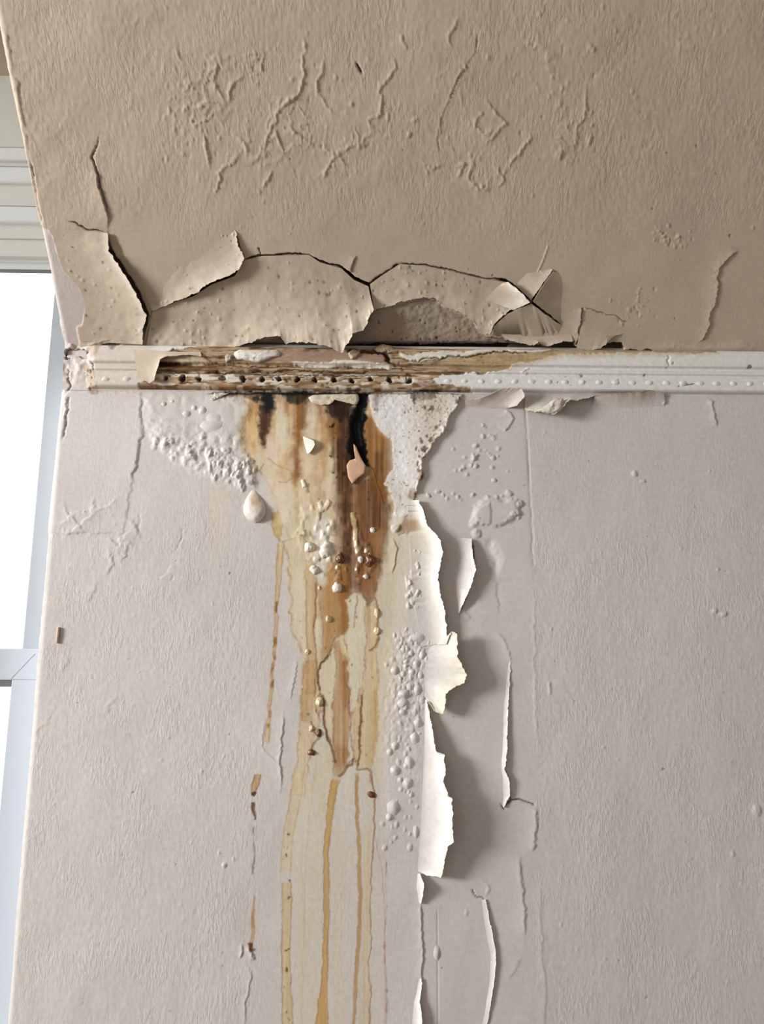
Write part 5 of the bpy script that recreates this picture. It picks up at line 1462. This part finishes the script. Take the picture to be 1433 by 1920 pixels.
# lower sash, in front of the upper one
yl = Y0 - 0.025
zl1, zl0 = zrow_at(1216, yl), zrow_at(1275, yl)
xgl = xcol_at(20, 1290, yl)
wpart('lower_sash_rail', (XWL + 0.1, yl, zl0), (XR, yl + 0.03, zl1))
wpart('lower_sash_stile', (xgl, yl + 0.0006, FLOOR_Z + 0.75), (XR, yl + 0.03, zl0 + 0.0005))
wpart('glazing_gasket', (XWL + 0.1, yl + 0.004, zl0 - 0.012), (xgl, yl + 0.02, zl0), MAT_GASKET, 0)
wpart('lower_glass', (XWL + 0.1, yl + 0.014, FLOOR_Z + 0.75), (xgl + 0.005, yl + 0.018, zl0 + 0.005), MAT_GLASS, 0)
wpart('lower_sash_rail', (XWL + 0.1, yl, FLOOR_Z + 0.65), (XR, yl + 0.03, FLOOR_Z + 0.75))
def mitre():
    a, b = (np.array([xcol_at(u_, v_, yl), 0, zrow_at(v_, yl, u_)]) for u_, v_ in ((21, 1273), (66, 1226)))
    d = (b - a) / np.linalg.norm(b - a)
    n_ = np.array([-d[2], 0, d[0]]) * 0.0004
    v = [p + s_ * n_ + np.array([0, y_, 0]) for y_ in (yl - 0.0002, yl + 0.002) for p, s_ in ((a, -1), (b, -1), (b, 1), (a, 1))]
    o = raw_mesh('mitre_joint', v, [(0, 1, 2, 3), (7, 6, 5, 4), (0, 4, 5, 1), (1, 5, 6, 2), (2, 6, 7, 3), (3, 7, 4, 0)], MAT_GASKET, win, smooth=False)
    o.matrix_parent_inverse = Matrix.Translation(-win.location)
mitre()
wpart('window_sill', (XWL + 0.02, yl - 0.08, FLOOR_Z + 0.6), (XR, Y0 + 0.05, FLOOR_Z + 0.65))
wpart('left_stile', (XWL, yl, FLOOR_Z + 0.65), (XWL + 0.1, Y0 + 0.04, zu1))

st = lambda o, lab=None: tag(o, lab, kind='structure')
zc2 = zrow_at(142, Y0 - 0.02)
st(box('wall_dormer', (XWL - 0.1, Y0 - 0.012, zc2 - 0.01), (XR + 0.05, Y0 + 0.06, TOP_Z + 0.25), MAT_BEIGE))
st(box('wall_dormer_lower', (XWL - 0.1, Y0 - 0.02, FLOOR_Z), (XR + 0.05, Y0 + 0.06, FLOOR_Z + 0.6), MAT_CASING))
st(box('wall_dormer_far', (XWL - 0.05, 0.0, FLOOR_Z), (XWL, Y0 + 0.06, TOP_Z + 0.25), MAT_CASING))
st(box('wall_front_far', (-3.5, 0.0, FLOOR_Z), (XWL - 0.05, 0.05, ZC), MAT_ROOM))
cf = [tuple((CREASE + ES * a + NC * b)[1:]) for a, b in ((0, 0), (1.1, 0), (1.1, -0.05), (0, -0.05))]
st(prism('ceiling_far', cf, -3.5, XWL, MAT_ROOM))
cd = [(-0.62, TOP_Z - 0.02), (Y0 + 0.06, TOP_Z - 0.02), (Y0 + 0.06, TOP_Z + 0.03), (-0.62, TOP_Z + 0.03)]
st(prism('ceiling_dormer', cd, XWL, XL + 0.001, MAT_CASING))
# cheek between the room corner and the window
k = 0.016
yz = [(0.03, FLOOR_Z), (Y0 + 0.06, FLOOR_Z), (Y0 + 0.06, TOP_Z + 0.2), (-0.85, TOP_Z + 0.2)]
c1 = CREASE - NC * 0.03 + ES * 1.1
c2 = CREASE - NC * 0.03
yz = [(0.03, FLOOR_Z), (Y0 + 0.06, FLOOR_Z), (Y0 + 0.06, c1[2]), (c1[1], c1[2]), (0.03, c2[2] - 0.02)]
st(prism('wall_cheek', yz, XL + 0.0015, XL + 0.05, MAT_CASING))

# ------------------------------------------------------------------ the rest of the room, behind the camera
st(box('floor', (-3.5, -3.6, FLOOR_Z - 0.05), (2.45, Y0 + 0.06, FLOOR_Z), MAT_FLOOR))
st(box('wall_right', (2.4, -3.6, FLOOR_Z), (2.45, 0.05, TOP_Z + 0.3), MAT_ROOM))
st(box('wall_rear', (-3.5, -3.65, FLOOR_Z), (2.45, -3.6, TOP_Z + 0.3), MAT_ROOM))
ytop = CREASE[1] + ES[1] * 1.1
st(box('ceiling_flat', (-3.5, -3.6, float(CREASE[2] + ES[2] * 1.1)), (2.45, ytop + 0.03, float(CREASE[2] + ES[2] * 1.1) + 0.05), MAT_ROOM))

# left wall with the window the daylight comes through
zt = float(CREASE[2] + ES[2] * 1.1)
wy0, wy1, wz0, wz1 = LIGHT_Y - 0.5, LIGHT_Y + 0.5, LIGHT_Z - 0.45, LIGHT_Z + 0.45
wl = bpy.data.objects.new('wall_left', None)
col_root.objects.link(wl)
st(wl)
for lo_, hi_ in (((-3.5, -3.6, FLOOR_Z), (-3.4, wy0, zt)), ((-3.5, wy1, FLOOR_Z), (-3.4, 0.05, zt)), ((-3.5, wy0, FLOOR_Z), (-3.4, wy1, wz0)), ((-3.5, wy0, wz1), (-3.4, wy1, zt))):
    box('wall_panel', lo_, hi_, MAT_ROOM, wl)
w2 = bpy.data.objects.new('window_2', None)
col_root.objects.link(w2)
st(w2)
for lo_, hi_ in (((-3.48, wy0, wz0), (-3.42, wy0 + 0.04, wz1)), ((-3.48, wy1 - 0.04, wz0), (-3.42, wy1, wz1)), ((-3.48, wy0, wz0), (-3.42, wy1, wz0 + 0.04)), ((-3.48, wy0, wz1 - 0.04), (-3.42, wy1, wz1))):
    box('window_frame', lo_, hi_, MAT_WINDOW, w2)
